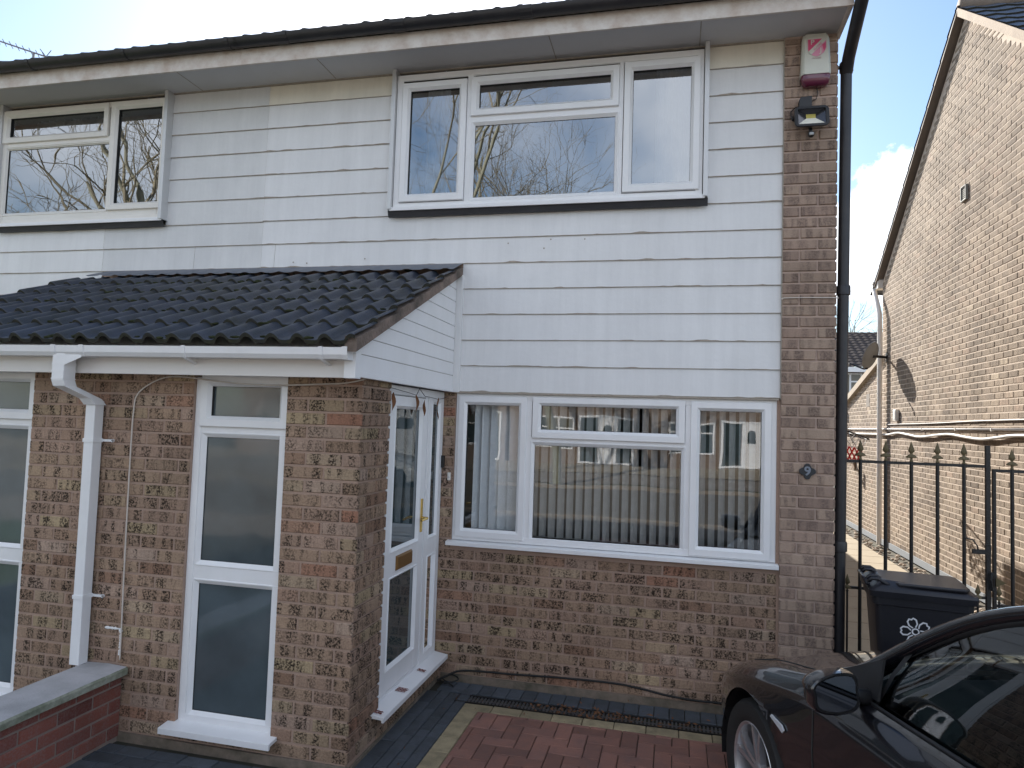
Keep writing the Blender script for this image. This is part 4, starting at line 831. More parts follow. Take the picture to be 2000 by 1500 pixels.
m = MB(); m.tube([(XN - 0.020, 11.0, 2.0), (XN - 0.020, 8, 2.0), (XN - 0.020, 1.2, 2.008)], 0.012, 10); m.build('conduit_tube', mat('conduit_white', (0.62, 0.60, 0.58), 0.45), t, smooth=True)
for y in (7.9, 6.3, 5.05, 4.0, 2.9): m = MB(); m.box(XN - 0.036, XN, y - .012, y + .012, 1.982, 2.020); m.build('conduit_clip', M['upvc_cream'], t, bevel=0.003)
cable('wavy_conduit', 'white flexible conduit drooping in waves along the buff gable', [(XN - .03, 11.0, 1.905), (XN - .03, 8.4, 1.905), (XN - .03, 7.95, 1.905), (XN - .03, 7.4, 1.937), (XN - .03, 6.9, 1.915), (XN - .03, 6.35, 1.888), (XN - .03, 5.6, 1.925), (XN - .03, 5.2, 1.935), (XN - .03, 4.7, 1.905), (XN - .03, 4.25, 1.888), (XN - .03, 3.8, 1.915), (XN - .03, 3.4, 1.94), (XN - .03, 2.4, 1.94), (XN - .03, 1.2, 1.90)], 0.018, mat('conduit_grey', (0.66, 0.65, 0.63), 0.3), 'conduit')

# satellite dish
t = thing('satellite_dish', 'grey satellite dish on a black arm casting its shadow on the gable', 'satellite dish', (XN, 8.15, 3.22))
dc = Vector((2.195, 7.92, 3.245)); dn = Vector((-0.62, 0.66, 0.34)).normalized()    # faces the southern sky
side = dn.cross(Vector((0, 0, 1))).normalized(); up = side.cross(dn).normalized()
m = MB(); rows = []
for k in range(7):
    r_ = k / 6; rows.append([dc + side * (math.cos(a) * 0.19 * r_) + up * (math.sin(a) * 0.24 * r_) + dn * (0.055 * r_ * r_ - 0.055) for a in [2 * math.pi * j / 32 for j in range(32)]])
m.grid(rows, 0, True); rows = [[p - dn * 0.006 for p in r_] for r_ in rows]; m.grid(rows, 0, True); m.grid([[dc + side * (math.cos(a) * 0.19) + up * (math.sin(a) * 0.24) + dn * q for a in [2 * math.pi * j / 32 for j in range(32)]] for q in (0, -0.012)], 0, True)
m.build('reflector_dish', M['dish'], t, smooth=True, auto=50)
m = MB(); m.tube([(XN, 8.12, 3.235), (2.36, 8.05, 3.24), dc - dn * 0.06], 0.024, 8); m.box(XN - 0.01, XN, 8.06, 8.18, 3.15, 3.32); m.build('wall_bracket', M['iron'], t)
lnb = dc + dn * 0.33 - up * 0.24
m = MB(); m.tube([dc - up * 0.22 - dn * .04, dc - up * 0.25 + dn * 0.02, lnb - dn * .03], 0.014, 8); m.build('feed_arm', M['iron'], t)
m = MB(); m.tube([lnb - dn * 0.05, lnb - dn * 0.05, lnb + dn * 0.035, lnb + dn * 0.04], [0.02, 0.036, 0.036, 0.024], 12); m.tube([lnb, lnb - up * 0.05], 0.018, 8); m.build('receiver', mat('lnb_pale', (0.4, 0.4, 0.38), 0.5), t, smooth=True)

# basketball hoop on the neighbours' side
t = thing('basketball_hoop', 'black hoop with frayed white and red net behind the iron fence', 'basketball hoop', (1.62, 6.5, 0))
hc = Vector((1.62, 6.6, 1.90)); tilt = -0.34
def hp(a, r_, h): return (hc.x + math.cos(a) * r_, hc.y + math.sin(a) * r_, hc.z + h + tilt * math.cos(a) * r_ * (1 if h == 0 else 0.5))
m = MB(); m.tube([hp(2 * math.pi * k / 24, 0.23, 0) for k in range(25)], 0.012, 8); m.build('rim', M['iron'], t, smooth=True)
m = MB(); m.tube([(1.26, 6.75, 0), (1.26, 6.75, 2.3)], 0.03, 10); m.tube([(1.26, 6.75, 2.02), (1.40, 6.70, 1.98)], 0.02, 8); m.build('pole', M['iron'], t)
m = MB(); m.box(1.20, 1.23, 6.40, 7.05, 1.9, 2.45); m.build('backboard', mat('board_dark', (0.10, 0.09, 0.09), 0.6), t, bevel=0.005)
for nm, m_, h0, h1, r0, r1 in (('net', 'net_white', 0.0, -0.22, 0.225, 0.13), ('net_hem', 'net_red', -0.20, -0.42, 0.14, 0.115)):
    m = MB(); n = 12
    for k in range(n):
        for s_ in (-1, 1):
            pts = []
            for j in range(5):
                f_ = j / 4; a = 2 * math.pi * (k + s_ * f_ * 1.5) / n; pts.append(Vector(hp(a, r0 + (r1 - r0) * f_, (h0 + (h1 - h0) * f_) or 0.0)) + Vector((noise.noise(Vector((k, j, s_))) * .012, 0, noise.noise(Vector((k, j, 5))) * .02)))
            m.tube(pts, 0.0045 if nm == 'net' else 0.007, 4)
    m.build(nm, M[m_], t)
# small floodlight and flue on the extension
t = thing('wall_lamp', 'tiny black lamp on the far corner of the buff extension', 'lamp', (XN, 11.0, 2.05))
m = MB(); m.tube([(XN, 11.0, 2.12), (2.40, 11.0, 2.10)], 0.02, 8); m.build('lamp_arm', M['iron'], t)
m = MB(); m.box(2.30, 2.42, 10.93, 11.07, 2.02, 2.14); m.build('lamp_head', M['iron'], t, bevel=0.01)
t = thing('flue_pipe', 'stubby white overflow pipe poking from the far buff wall', 'pipe', (XN, 9.6, 1.35))
m = MB(); m.tube([(XN, 10.3, 1.33), (2.20, 10.3, 1.33)], 0.035, 12); m.tube([(2.22, 10.3, 1.33), (2.22, 10.3, 1.56)], 0.032, 12); m.build('flue_elbow', M['upvc'], t, smooth=True)
m = MB(); m.box(XN - 0.03, XN, 10.2, 10.42, 1.2, 1.42); m.build('flue_plate', M['wood'], t, bevel=0.005)
# unseen wall beyond the rear corner, placed to cast the path's shadow edge
t = thing('garden_wall', 'boundary wall running back from the rear corner', 'wall', (-0.05, 10.5, 0)); t['label'] = 'tall plain brick wall continuing behind the house along the path'
m = MB(); m.box(-0.22, -0.01, 7.45, 14.0, 0, 2.35); m.build('wall_body', M['gable'], t)
m = MB(); m.box(-0.26, 0.03, 7.45, 14.0, 2.35, 2.42); m.build('coping', M['coping'], t, bevel=0.005)

# ================================================================ FAR BACKGROUND
t = thing('rear_terrace_house', 'distant brown house with dark tiled roof seen down the alley', 'house', (9, 31, 0))
m = MB(); m.box(2, 16, 30.0, 38.0, 0, 4.95); m.build('wall', M['gable_x'], t)
tiled(t, 'roof', 1.6, 16.4, 29.6, 4.95, 34.0, 7.15, 0.36, 0.33, 0.02, [mat('roof_brown', (0.075, 0.062, 0.058), 0.95, var=0.6, vscale=2, spec=0.1), M['tile_edge']], 6, 0.02)
m = MB(); m.box(1.6, 16.4, 29.5, 29.62, 4.72, 4.95); m.build('fascia', M['upvc'], t)
for x0 in (6.35, 9.4):
    w_ = MB(); ring(w_, front(29.98), x0, x0 + 1.02, 3.42, 4.70, 0.07, -0.05, 0.03); w_.box(x0 + 0.46, x0 + 0.54, 29.93, 29.97, 3.45, 4.66); w_.box(x0 + .54, x0 + 0.97, 29.93, 29.97, 4.27, 4.34); wo = w_.build('window', M['upvc'], t)
    w_ = MB(); w_.quad((x0 + .05, 29.97, 3.48), (x0 + .97, 29.97, 3.48), (x0 + .97, 29.97, 4.64), (x0 + .05, 29.97, 4.64)); w_.build('pane', mat('far_glass', (0.16, 0.15, 0.12), 0.2), wo)

def tree(name, label, cat, x, y, h, seed, spread=1.0, lim=6, r0=0.2, group=None, trunk=0.22, mats=None, z0=0.0):
    rr = random.Random(seed); t = thing(name, label, cat, (x, y, z0), group=group); T, B_ = MB(), MB()
    def grow(p, d, L_, r_, lvl):
        n = 4 if lvl < 3 else 3; pts = [p]; rs = [r_]
        for i in range(n):
            d = (d + Vector((rr.gauss(0, 1), rr.gauss(0, 1), rr.gauss(0, 1) + 0.25)) * (0.10 + 0.035 * lvl)).normalized(); p = p + d * (L_ / n); pts.append(p); rs.append(r_ * (1 - 0.30 * (i + 1) / n))
        (T if lvl == 0 else B_).tube(pts, rs, 10 if lvl == 0 else (6 if lvl < 3 else 3), 0 if lvl < 3 else 1, cap=False)
        if lvl >= lim: return
        k = rr.choice((2, 3, 3)) if lvl < 4 else rr.choice((2, 3))
        for j in range(k + (2 if lvl == 0 else 0)):
            a = rr.uniform(0, 2 * math.pi); pr = d.cross(Vector((math.cos(a), math.sin(a), 0.3))).normalized(); s_ = rr.uniform(0.35, 0.85) * spread
            ii = rr.randint(max(1, n - 2), n) if lvl else rr.randint(n - 2, n)
            grow(pts[ii], (d + pr * s_).normalized(), L_ * rr.uniform(0.62, 0.86), rs[ii] * rr.uniform(0.58, 0.84), lvl + 1)
    grow(Vector((x, y, z0 - 0.1)), Vector((rr.gauss(0, .05), rr.gauss(0, .05), 1)), h * trunk, r0, 0)
    T.build('trunk', M['bark'], t, smooth=True); B_.build('crown', [M['bark'], M['twig']], t, smooth=True); return t
tree('bare_tree', 'bare winter tree showing as faint twigs above the distant dark roof', 'tree', 8.8, 44, 19.5, 11, 0.9, 6, 0.16)

# television aerial on the adjoining roof
t = thing('television_aerial', 'long spiky television aerial above the left end of the roof', 'aerial', (-9.9, 3.68, 7.1))
a0 = Vector((-11.10, 3.0, 7.68)); a1 = Vector((-9.75, 3.1, 7.02)); a0, a1 = Vector((-11.6, 3.05, 7.58)), Vector((-9.93, 3.0, 6.955)); dd = (a1 - a0).normalized()
m = MB(); m.tube([a0, a1 + dd * .1], 0.012, 6); m.build('boom', mat('aerial_metal', (0.25, 0.25, 0.27), 0.4, 0.8), t)
for k in range(13):
    p = a0 + (a1 - a0) * (k / 13); v = Vector((0.1, -0.6, 0.5)).normalized() * 0.055; m = MB(); m.tube([p - v, p + v], 0.005, 5); m.build('element', bpy.data.materials['aerial_metal'], t)
m = MB(); m.tube([a1 - dd * .35, a1 - dd * .35 + Vector((0, 0, -1.3))], 0.018, 8); m.build('mast', bpy.data.materials['aerial_metal'], t)
for v in (Vector((0.03, 0.05, 0.12)), Vector((0.03, .05, -0.12)), Vector((0.02, .12, 0.05)), Vector((0.02, -.12, .05))): m = MB(); m.tube([a1 - dd * 0.1, a1 - dd * 0.1 + v], 0.006, 5); m.build('reflector_bar', bpy.data.materials['aerial_metal'], t)

# ================================================================ FRONT BOUNDARY WALL
t = thing('garden_boundary_wall', 'low red brick wall with grey concrete coping in front of the porch', 'wall', (-4.2, -3, 0))
WX = -4.115
m = MB(); m.box(WX - 0.205, WX, -7.0, YF - 0.004, 0, 0.375); m.build('mortar_bed', M['mortar_red'], t)
b = MB(); bricks(b, sidep(WX), -6.9, YF - 0.012, 0.03, 0.372, phase=0.05, depth=0.008); b.build('brickwork', M['brick_red'], t)
cps = [(-1.475, -1.63), (-1.632, -2.54), (-2.545, -3.45), (-3.455, -4.36), (-4.365, -5.27), (-5.275, -6.18), (-6.185, -7.0)]
for ya, yb in cps:
    m = MB(); n = 10; rows = []
    for i in range(n + 1):
        y = yb + (ya - yb) * i / n; q = noise.noise(Vector((y * 4, 1, 1))) * 0.003
        rows.append([(WX - 0.245, y, 0.375), (WX - 0.245, y, 0.415), (WX - 0.235, y, 0.424 + q), (WX - 0.09, y, 0.430 + q), (WX + 0.040, y, 0.424 + q), (WX + 0.048 + q, y, 0.414), (WX + 0.046 + q, y, 0.382 + q), (WX + 0.03, y, 0.375)])
    m.grid(rows, 0); m.add(rows[0], [tuple(range(8))]); m.add(rows[-1], [tuple(range(8))])
    for i, f in enumerate(m.f):
        if i < 10 * 7 and i % 7 in (4, 5, 6): m.mi[i] = 1
    m.build('coping_stone', [M['coping'], M['coping_edge']], t)

# ================================================================ THINGS ON THE HOUSE
t = thing('alarm_box', 'cream alarm box with pink shield badge and maroon base high on the pier', 'alarm', (-0.14, -0.04, 4.4))
m = MB(); rows = []
for z, hw, hd, dy in ((4.305, 0.093, 0.075, 0.0), (4.33, 0.094, 0.078, 0), (4.56, 0.086, 0.060, 0), (4.595, 0.078, 0.045, 0)):
    rows.append([(-0.142 - hw, -0.038, z), (-0.142 - hw, -0.038 - hd + .022, z), (-0.142 - hw + .016, -0.038 - hd, z), (-0.142 + hw - .016, -0.038 - hd, z), (-0.142 + hw, -0.038 - hd + .022, z), (-0.142 + hw, -0.038, z)])
m.grid(rows, 0, True); m.add(rows[-1], [tuple(range(6))]); m.add(rows[0], [tuple(range(6))]); m.build('casing', M['alarm'], t, bevel=0.004)
m = MB(); rows = []
for z, hw, hd in ((4.235, 0.060, 0.045), (4.245, 0.082, 0.068), (4.285, 0.092, 0.074), (4.312, 0.090, 0.072)):
    rows.append([(-0.142 + math.copysign(abs(math.cos(a)) ** .5, math.cos(a)) * hw, -0.036 - hd * 0.5 - math.copysign(abs(math.sin(a)) ** .5, math.sin(a)) * hd * 0.5, z) for a in [2 * math.pi * k / 24 for k in range(24)]])
m.grid(rows, 0, True); m.add(rows[0], [tuple(range(24))]); m.build('strobe_cover', M['strobe'], t, smooth=True)
AF = lambda u, v, d: (-0.142 + u, -0.118 + (v - 4.33) * 0.078 - d, v)        # sloping face of the case
def shield(mb, poly, d, mi): mb.prism(poly, AF, 0.0, d, mi)
sh = [(-0.055, 4.548), (0.060, 4.548), (0.060, 4.478), (0.046, 4.448), (0.020, 4.428), (0.0, 4.422), (-0.022, 4.430), (-0.045, 4.450), (-0.055, 4.478)]
m = MB(); shield(m, sh, 0.0012, 0); bd = m.build('shield_badge', M['shield_pale'], t)
m = MB(); shield(m, [(-0.052, 4.545), (0.042, 4.545), (-0.052, 4.462)], 0.002, 0); shield(m, [(0.057, 4.520), (0.057, 4.482), (0.046, 4.455), (0.035, 4.502)], 0.002, 0); m.build('badge_field', M['shield'], bd)
m = MB(); shield(m, [(0.036, 4.548), (0.060, 4.548), (0.060, 4.536), (-0.034, 4.436), (-0.047, 4.450), (-0.049, 4.462)], 0.0026, 0); m.build('badge_band', M['alarm'], bd)
m = textmb('P', 0.048, AF, 0.001, ox=-0.026, oy=4.524); m.v = [(x, y - 0.003, z) for x, y, z in m.v]; textmb('J', 0.048, lambda u, v, d: AF(u, v, d + 0.003), 0.001, mb=m, ox=0.026, oy=4.462); m.build('badge_letters', M['alarm'], bd)
m = textmb('ALARMS', 0.019, lambda u, v, d: AF(u, v, d + 0.0036), 0.001, rot=R(46), ox=0.006, oy=4.492); m.build('badge_word', M['shield_pale'], bd)
m = textmb('ALARMS', 0.016, lambda u, v, d: AF(u, v, d + 0.001), 0.001, ox=0.0, oy=4.412); m.build('faded_word', M['faded'], t)
m = MB(); m.tube([(-0.13, -0.05, 4.24), (-0.12, -0.045, 4.20), (-0.13, -0.045, 4.16), (-0.17, -0.05, 4.14)], 0.003, 6); m.build('lead_wire', M['iron'], t)

t = thing('floodlight', 'black floodlight with sensor below the alarm box on the brick pier', 'lamp', (-0.175, -0.1, 4.0))
tiltf = R(14)
def FL(u, v, d):      # lamp face, tipped downwards
    return (-0.172 + u, -0.125 - d * math.cos(tiltf) + v * math.sin(tiltf) * 1.0, 4.008 + v * math.cos(tiltf) - d * math.sin(tiltf))
rr_ = lambda w_, h_, r_: [(sx * (w_ - r_) + r_ * math.cos(a), sy * (h_ - r_) + r_ * math.sin(a)) for sx, sy, a0 in ((1, 1, 0), (-1, 1, 90), (-1, -1, 180), (1, -1, 270)) for a in [R(a0 + q * 22.5) for q in range(5)]]
m = MB(); o_, i_ = rr_(0.107, 0.080, 0.030), rr_(0.086, 0.060, 0.006); n = len(o_)
m.add([FL(u, v, -0.045) for u, v in rr_(0.09, 0.065, 0.03)] + [FL(u, v, -0.01) for u, v in o_] + [FL(u, v, 0.012) for u, v in o_] + [FL(u * .97, v * .97, 0.018) for u, v in o_] + [FL(u, v, 0.018) for u, v in i_] + [FL(u, v, 0.0) for u, v in i_],
      [(k * n + i, k * n + (i + 1) % n, (k + 1) * n + (i + 1) % n, (k + 1) * n + i) for k in range(5) for i in range(n)] + [tuple(range(n))]); m.build('lamp_body', M['black'], t, smooth=True, auto=40)
A_, B__ = [(-0.086, -0.060), (0.086, -0.060), (0.086, 0.060), (-0.086, 0.060)], [(-0.030, -0.010), (0.030, -0.010), (0.030, 0.022), (-0.030, 0.022)]
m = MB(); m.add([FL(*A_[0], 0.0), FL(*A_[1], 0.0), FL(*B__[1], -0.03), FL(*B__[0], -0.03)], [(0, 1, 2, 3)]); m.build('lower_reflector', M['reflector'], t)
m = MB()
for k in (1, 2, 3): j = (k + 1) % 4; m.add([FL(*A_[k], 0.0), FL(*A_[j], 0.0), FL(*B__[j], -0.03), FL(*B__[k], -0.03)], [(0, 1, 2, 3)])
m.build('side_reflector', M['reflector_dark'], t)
m = MB(); m.add([FL(*p, -0.03) for p in B__], [(0, 1, 2, 3)]); m.build('led_chip', M['led'], t)
m = MB(); m.prism([(-0.245, 4.085), (-0.165, 4.085), (-0.165, 4.165), (-0.235, 4.160), (-0.245, 4.14)], front(-0.038), 0, 0.055); m.tube([(-0.262, -0.04, 4.02), (-0.285, -0.075, 4.03), (-0.282, -0.10, 4.0)], 0.012, 6); m.tube([(0 - .082, -0.04, 4.0), (-0.064, -0.07, 4.0), (-0.068, -0.12, 4.0)], 0.010, 6); m.build('mounting_bracket', M['black'], t, bevel=0.003)
m = MB(); m.tube([(-0.20, -0.07, 4.10), (-0.26, -0.06, 4.105), (-0.292, -0.05, 4.08), (-0.29, -0.06, 4.03)], 0.004, 6); m.build('lamp_cable', M['black'], t)
m = MB(); m.tube([(-0.175, -0.10, 3.935), (-0.175, -0.118, 3.90)], 0.012, 8)
bm = bmesh.new(); bmesh.ops.create_uvsphere(bm, u_segments=14, v_segments=10, radius=0.022); m.add([(-0.175 + v.co.x, -0.125 + v.co.y, 3.885 + v.co.z) for v in bm.verts], [tuple(v.index for v in f.verts) for f in bm.faces]); bm.free(); m.build('motion_sensor', M['black'], t, smooth=True)
m = MB(); m.box(-0.189, -0.161, -0.149, -0.138, 3.872, 3.892); m.build('sensor_lens', mat('sensor_lens', (0.35, 0.36, 0.36), 0.3), t, bevel=0.004)

t = thing('house_number', 'dark scalloped plaque with a grey figure nine on the pier', 'house number', (-0.165, -0.05, 1.65))
m = MB(); pl = []
for k in range(48):
    a = 2 * math.pi * k / 48; r_ = 0.036 + 0.016 * abs(math.cos(2 * a)) ** 3 + 0.004 * abs(math.sin(4 * a)); pl.append((-0.165 + r_ * math.cos(a), 1.648 + r_ * math.sin(a)))
m.prism(pl, front(-0.040), 0.0, 0.012); m.build('plaque', M['plaque'], t, bevel=0.002)
m = textmb('9', 0.082, lambda u, v, d: (-0.165 + u * 1.05, -0.0545 - d, 1.648 + v), 0.006); m.build('digit', M['digit'], t)

t = thing('doorbell', 'small white doorbell push on the brick beside the window', 'doorbell', (-2.645, -0.01, 1.49))
m = MB(); m.box(-2.658, -2.634, -0.024, -0.010, 1.462, 1.520); m.build('bell_body', M['upvc_cream'], t, bevel=0.004)
m = MB(); m.lathe([(0.0, 0.003), (0.006, 0.002), (0.007, 0)], lambda x, y, h: (-2.646 + x, -0.0245 - h, 1.486 + y), 12); m.build('bell_button', M['alu'], t)
t = thing('video_doorbell', 'black rectangular doorbell fixed to the white door frame', 'doorbell', (DX, -0.03, 1.6))
m = MB(); m.prism([(-0.045, 1.555), (-0.012, 1.555), (-0.012, 1.645), (-0.045, 1.645)], DP, 0.004, 0.028); m.build('bell_case', M['black'], t, bevel=0.004)
m = MB(); m.lathe([(0, 0.002), (0.008, 0.001), (0.009, 0)], lambda x, y, h: DP(-0.028 + x, 1.578 + y, 0.029 + h), 12); m.build('bell_press', M['seal'], t)

y_ = YF - 0.019
cable('telephone_cable', 'thin cream cable climbing the porch brickwork and looping under the eaves', [(-4.124, y_, 0.46), (-4.125, y_, 0.63), (-4.132, y_, 1.0), (-4.138, y_, 1.6), (-4.135, y_, 1.9), (-4.115, y_, 2.0), (-4.03, y_, 2.065), (-3.925, y_, 2.104), (-3.80, y_, 2.108), (-3.55, y_ - .01, 2.085), (-3.316, y_ - .01, 2.072), (-3.1, y_, 2.075), (-2.937, y_, 2.083), (-2.80, y_, 2.09), (-2.70, y_ - .01, 2.105), (-2.645, YF - 0.01, 2.125)], 0.0042, M['cable'])
cable('pier_cable', 'short white cable crossing the brick pier to the black downpipe', [(-0.332, -0.045, 2.79), (-0.325, -0.046, 2.80), (-0.2, -0.043, 2.803), (-0.01, -0.045, 2.80), (0.02, -0.03, 2.80)], 0.0035, M['cable'])
cable('black_hose', 'black cable lying along the foot of the wall under the window', [(-2.655, -0.09, 0.03), (-2.60, -0.06, 0.055), (-2.50, -0.03, 0.095), (-2.3, -0.025, 0.108), (-2.116, -0.025, 0.112), (-1.75, -0.025, 0.128), (-1.391, -0.03, 0.134), (-1.2, -0.03, 0.118), (-1.046, -0.035, 0.098), (-0.85, -0.04, 0.088), (-0.614, -0.045, 0.09), (-0.3, -0.06, 0.06), (0.02, -0.07, 0.02)], 0.0075, M['rubber'], 'hose')
cable('loose_lead', 'tangle of thin black lead in the corner by the door sill', [(-2.64, -0.06, 0.02), (-2.58, -0.12, 0.03), (-2.50, -0.08, 0.05), (-2.56, -0.03, 0.06), (-2.62, -0.08, 0.05), (-2.52, -0.13, 0.02)], 0.005, M['rubber'])
m = MB()
for k in range(26):
    f_ = k / 25; (x, z) = (-4.235 + 0.10 * f_ / 0.4, 0.632) if f_ < 0.4 else (-4.135, 0.632 - (f_ - 0.4) * 0.24)
    r_ = rnd.uniform(0.004, 0.009) * (1.2 if f_ < .5 else .75); m.lathe([(0, 0.005), (r_ * .7, 0.004), (r_, 0)], lambda a, b_, h, x=x, z=z: (x + a * 1.4 + rnd.uniform(-.001, .001), YF - 0.012 - h, z + b_ + rnd.uniform(-.001, .001)), 8)
tag(m.build('sealant_smear', mat('sealant', (0.8, 0.8, 0.8), 0.6), None, loc=(-4.2, YF, 0.6)), 'rough white smear of sealant on the bricks beside the thin cable', 'sealant')

t = thing('leaf_garland', 'string of shrivelled brown leaves hanging across the top of the door', 'garland', (DX + .03, -0.5, 2.08))
xg = DX + 0.032; gp = [(xg, -1.07, 2.09), (xg, -0.80, 2.075), (xg, -0.66, 2.065), (xg + .005, -0.62, 2.11), (xg, -0.50, 2.065), (xg, -0.34, 2.060), (xg, -0.24, 2.055), (xg, -0.12, 2.065), (xg, -0.02, 2.085)]
m = MB(); m.tube(gp, 0.0022, 5); m.build('string', M['iron'], t)
for (yy, L_) in ((-1.055, 0.13), (-0.665, 0.15), (-0.520, 0.14), (-0.250, 0.16)):
    m = MB(); rows = []
    for k in range(8):
        f_ = k / 7; wv = 0.014 * math.sin(math.pi * min(f_ * 1.05 + .03, 1)) ** .7; tw = f_ * 2.2 + yy * 9
        cx = xg + 0.006 + 0.006 * math.sin(f_ * 7 + yy * 20); cy = yy + 0.008 * math.sin(f_ * 5 + yy * 11)
        rows.append([(cx + wv * math.cos(tw) * s_, cy + wv * math.sin(tw) * s_, 2.065 - L_ * f_) for s_ in (-1, -.3, .4, 1)])
    m.grid(rows); m.build('leaf', M['leafdry'], t, smooth=True)

# blinds and curtains behind the glass
t = thing('vertical_blind', 'grey-blue vertical blind hanging inside the wide lower window', 'blind', (-1.45, 0.13, 2.1))
m = MB(); m.box(-2.58, -0.40, 0.10, 0.15, 2.07, 2.11); m.build('headrail', M['upvc'], t)
xs = [(-2.47, 50), (-2.405, 34), (-2.335, 30), (-2.265, 30), (-2.195, 34), (-2.13, 62)]
x = -2.09
while x < -0.40: xs.append((x, 30)); x += 0.0665
for k, (x, a) in enumerate(xs):
    a = R(a + rnd.uniform(-5, 5)); hw = 0.0265 if k > 5 else 0.040; dx, dy = math.cos(a) * hw, math.sin(a) * hw; m = MB(); rows = []
    for s_ in (-1, -.5, 0, .5, 1):
        bow = 0.006 * (1 - s_ * s_); rows.append([(x + dx * s_ + math.sin(a) * bow + rnd.uniform(-.0008, .0008), 0.125 + dy * s_ - math.cos(a) * bow, z) for z in (2.08, 1.6, 1.14, 1.07)])
    m.grid(rows); m.build('slat', M['slat'], t, smooth=True)
m = MB()
for i in range(6, len(xs) - 1): m.tube([(xs[i][0], 0.10, 1.085), ((xs[i][0] + xs[i + 1][0]) / 2, 0.10, 1.076), (xs[i + 1][0], 0.10, 1.085)], 0.002, 4)
m.build('link_chain', M['upvc'], t)
def curtain(label, x0, x1, y, z0, z1, fold=0.045, amp=0.02, name='voile_curtain', m_=None):
    m = MB(); n = int((x1 - x0) / 0.008); rows = [[], [], []]
    for i in range(n + 1):
        x = x0 + (x1 - x0) * i / n
        for k, z in enumerate((z0, (z0 + z1) / 2, z1)): rows[k].append((x, y + math.sin(x / fold * 2 * math.pi + noise.noise(Vector((x * 3, k * .3, 0))) * 3) * amp * (1.1 - .2 * k), z))
    m.grid(rows); tag(m.build(name, m_ or M['voile'], None, smooth=True, loc=((x0 + x1) / 2, y, z1)), label, 'curtain')
curtain('white pleated curtain behind the right light of the wide upper window', -1.20, -0.90, 0.14, 3.55, 4.55)
curtain('pale curtain gathered behind the left light of the wide upper window', -2.99, -2.80, 0.14, 3.55, 4.55, 0.06)
curtain('pale curtain behind the top light of the cropped left window', -6.85, -5.85, 0.16, 4.28, 4.55, 0.09, 0.03)

# ================================================================ IRON FENCE AND GATE
FY = 0.32
def spear(mb, x, y, z, h=0.135):
    k = h / 0.135
    for hw, hd, zz in ():
        pass
    pf = [(0.006, 0), (0.010, 0.006), (0.006, 0.014), (0.006, 0.026), (0.025, 0.028), (0.027, 0.036), (0.016, 0.048), (0.006, 0.054), (0.008, 0.062), (0.0165, 0.074), (0.0135, 0.090), (0.0065, 0.116), (0.0008, 0.140)]
    vs = []
    for r_, h_ in pf:
        dr = 0.45
        for q in range(8): a = q * math.pi / 4; vs.append((x + r_ * 1.3 * k * math.cos(a), y + r_ * k * dr * math.sin(a), z + h_ * k))
    mb.add(vs, [(i * 8 + q, i * 8 + (q + 1) % 8, (i + 1) * 8 + (q + 1) % 8, (i + 1) * 8 + q) for i in range(len(pf) - 1) for q in range(8)])
def railing(root, xs_, ztop, posts, x0, x1, dogs, zr=(0.10, 0.80)):
    m = MB(); m.box(x0, x1, FY - 0.006, FY + 0.006, ztop - 0.010, ztop + 0.010); m.build('top_rail', M['iron'], root)
    for z in zr: m = MB(); m.box(x0, x1, FY - 0.005, FY + 0.005, z - 0.009, z + 0.009); m.build('lower_rail', M['iron'], root)
    for x in xs_:
        m = MB(); m.tube([(x, FY, 0.06), (x, FY, ztop + 0.012)], 0.0115, 10); bo = m.build('bar', M['iron'], root, smooth=True, auto=40); m = MB(); spear(m, x, FY, ztop + 0.010); m.build('spearhead', M['bronze'], bo, smooth=True, auto=60)
    for x in dogs:
        m = MB(); m.tube([(x, FY, 0.06), (x, FY, 0.83)], 0.007, 8); bo = m.build('short_bar', M['iron'], root, smooth=True, auto=40); m = MB(); spear(m, x, FY, 0.815, 0.115); m.build('spearhead', M['bronze'], bo, smooth=True, auto=60)
t = thing('iron_fence', 'fixed black iron railing with gold spearheads beside the downpipe', 'fence', (0.5, FY, 0))
bx = [0.243 + 0.1605 * k for k in range(5)]
railing(t, bx, 1.715, [], 0.08, 1.03, [x - 0.08 for x in bx] + [0.965], (0.10, 0.845))
m = MB(); m.box(1.012, 1.040, FY - 0.012, FY + 0.012, 0, 1.855); m.build('post', M['iron'], t, bevel=0.002)
t = thing('iron_gate', 'black iron gate with gold spearheads to the right of the latch post', 'gate', (1.7, FY, 0))
gx = [1.17 + 0.1605 * k for k in range(8)]
railing(t, gx, 1.690, [], 1.06, 2.46, [x - .08 for x in gx[1:]] + [1.09], (0.10, 0.80))
for x in (1.060, 2.45): m = MB(); m.box(x - .006, x + .012, FY - 0.012, FY + 0.012, 0.05, 1.70); m.build('stile', M['iron'], t)
m = MB(); m.tube([(0.885, FY - .01, 1.235), (0.93, FY - 0.02, 1.225), (0.955, FY - .025, 1.185), (0.96, FY - .02, 1.155)], 0.005, 6); m.box(0.925, 1.03, FY - 0.03, FY - 0.012, 1.135, 1.165); m.box(1.005, 1.035, FY - 0.028, FY - 0.012, 1.13, 1.20); m.tube([(1.04, FY - .03, 0.90), (1.03, FY - .035, 0.97), (1.04, FY - .03, 1.02)], 0.008, 6); m.build('latch', M['iron'], t)
m = MB(); m.prism([(1.065, 0.985), (1.125, 0.955), (1.065, 0.925)], front(FY - 0.014), 0, 0.008); m.build('latch_plate', M['bronze'], t)

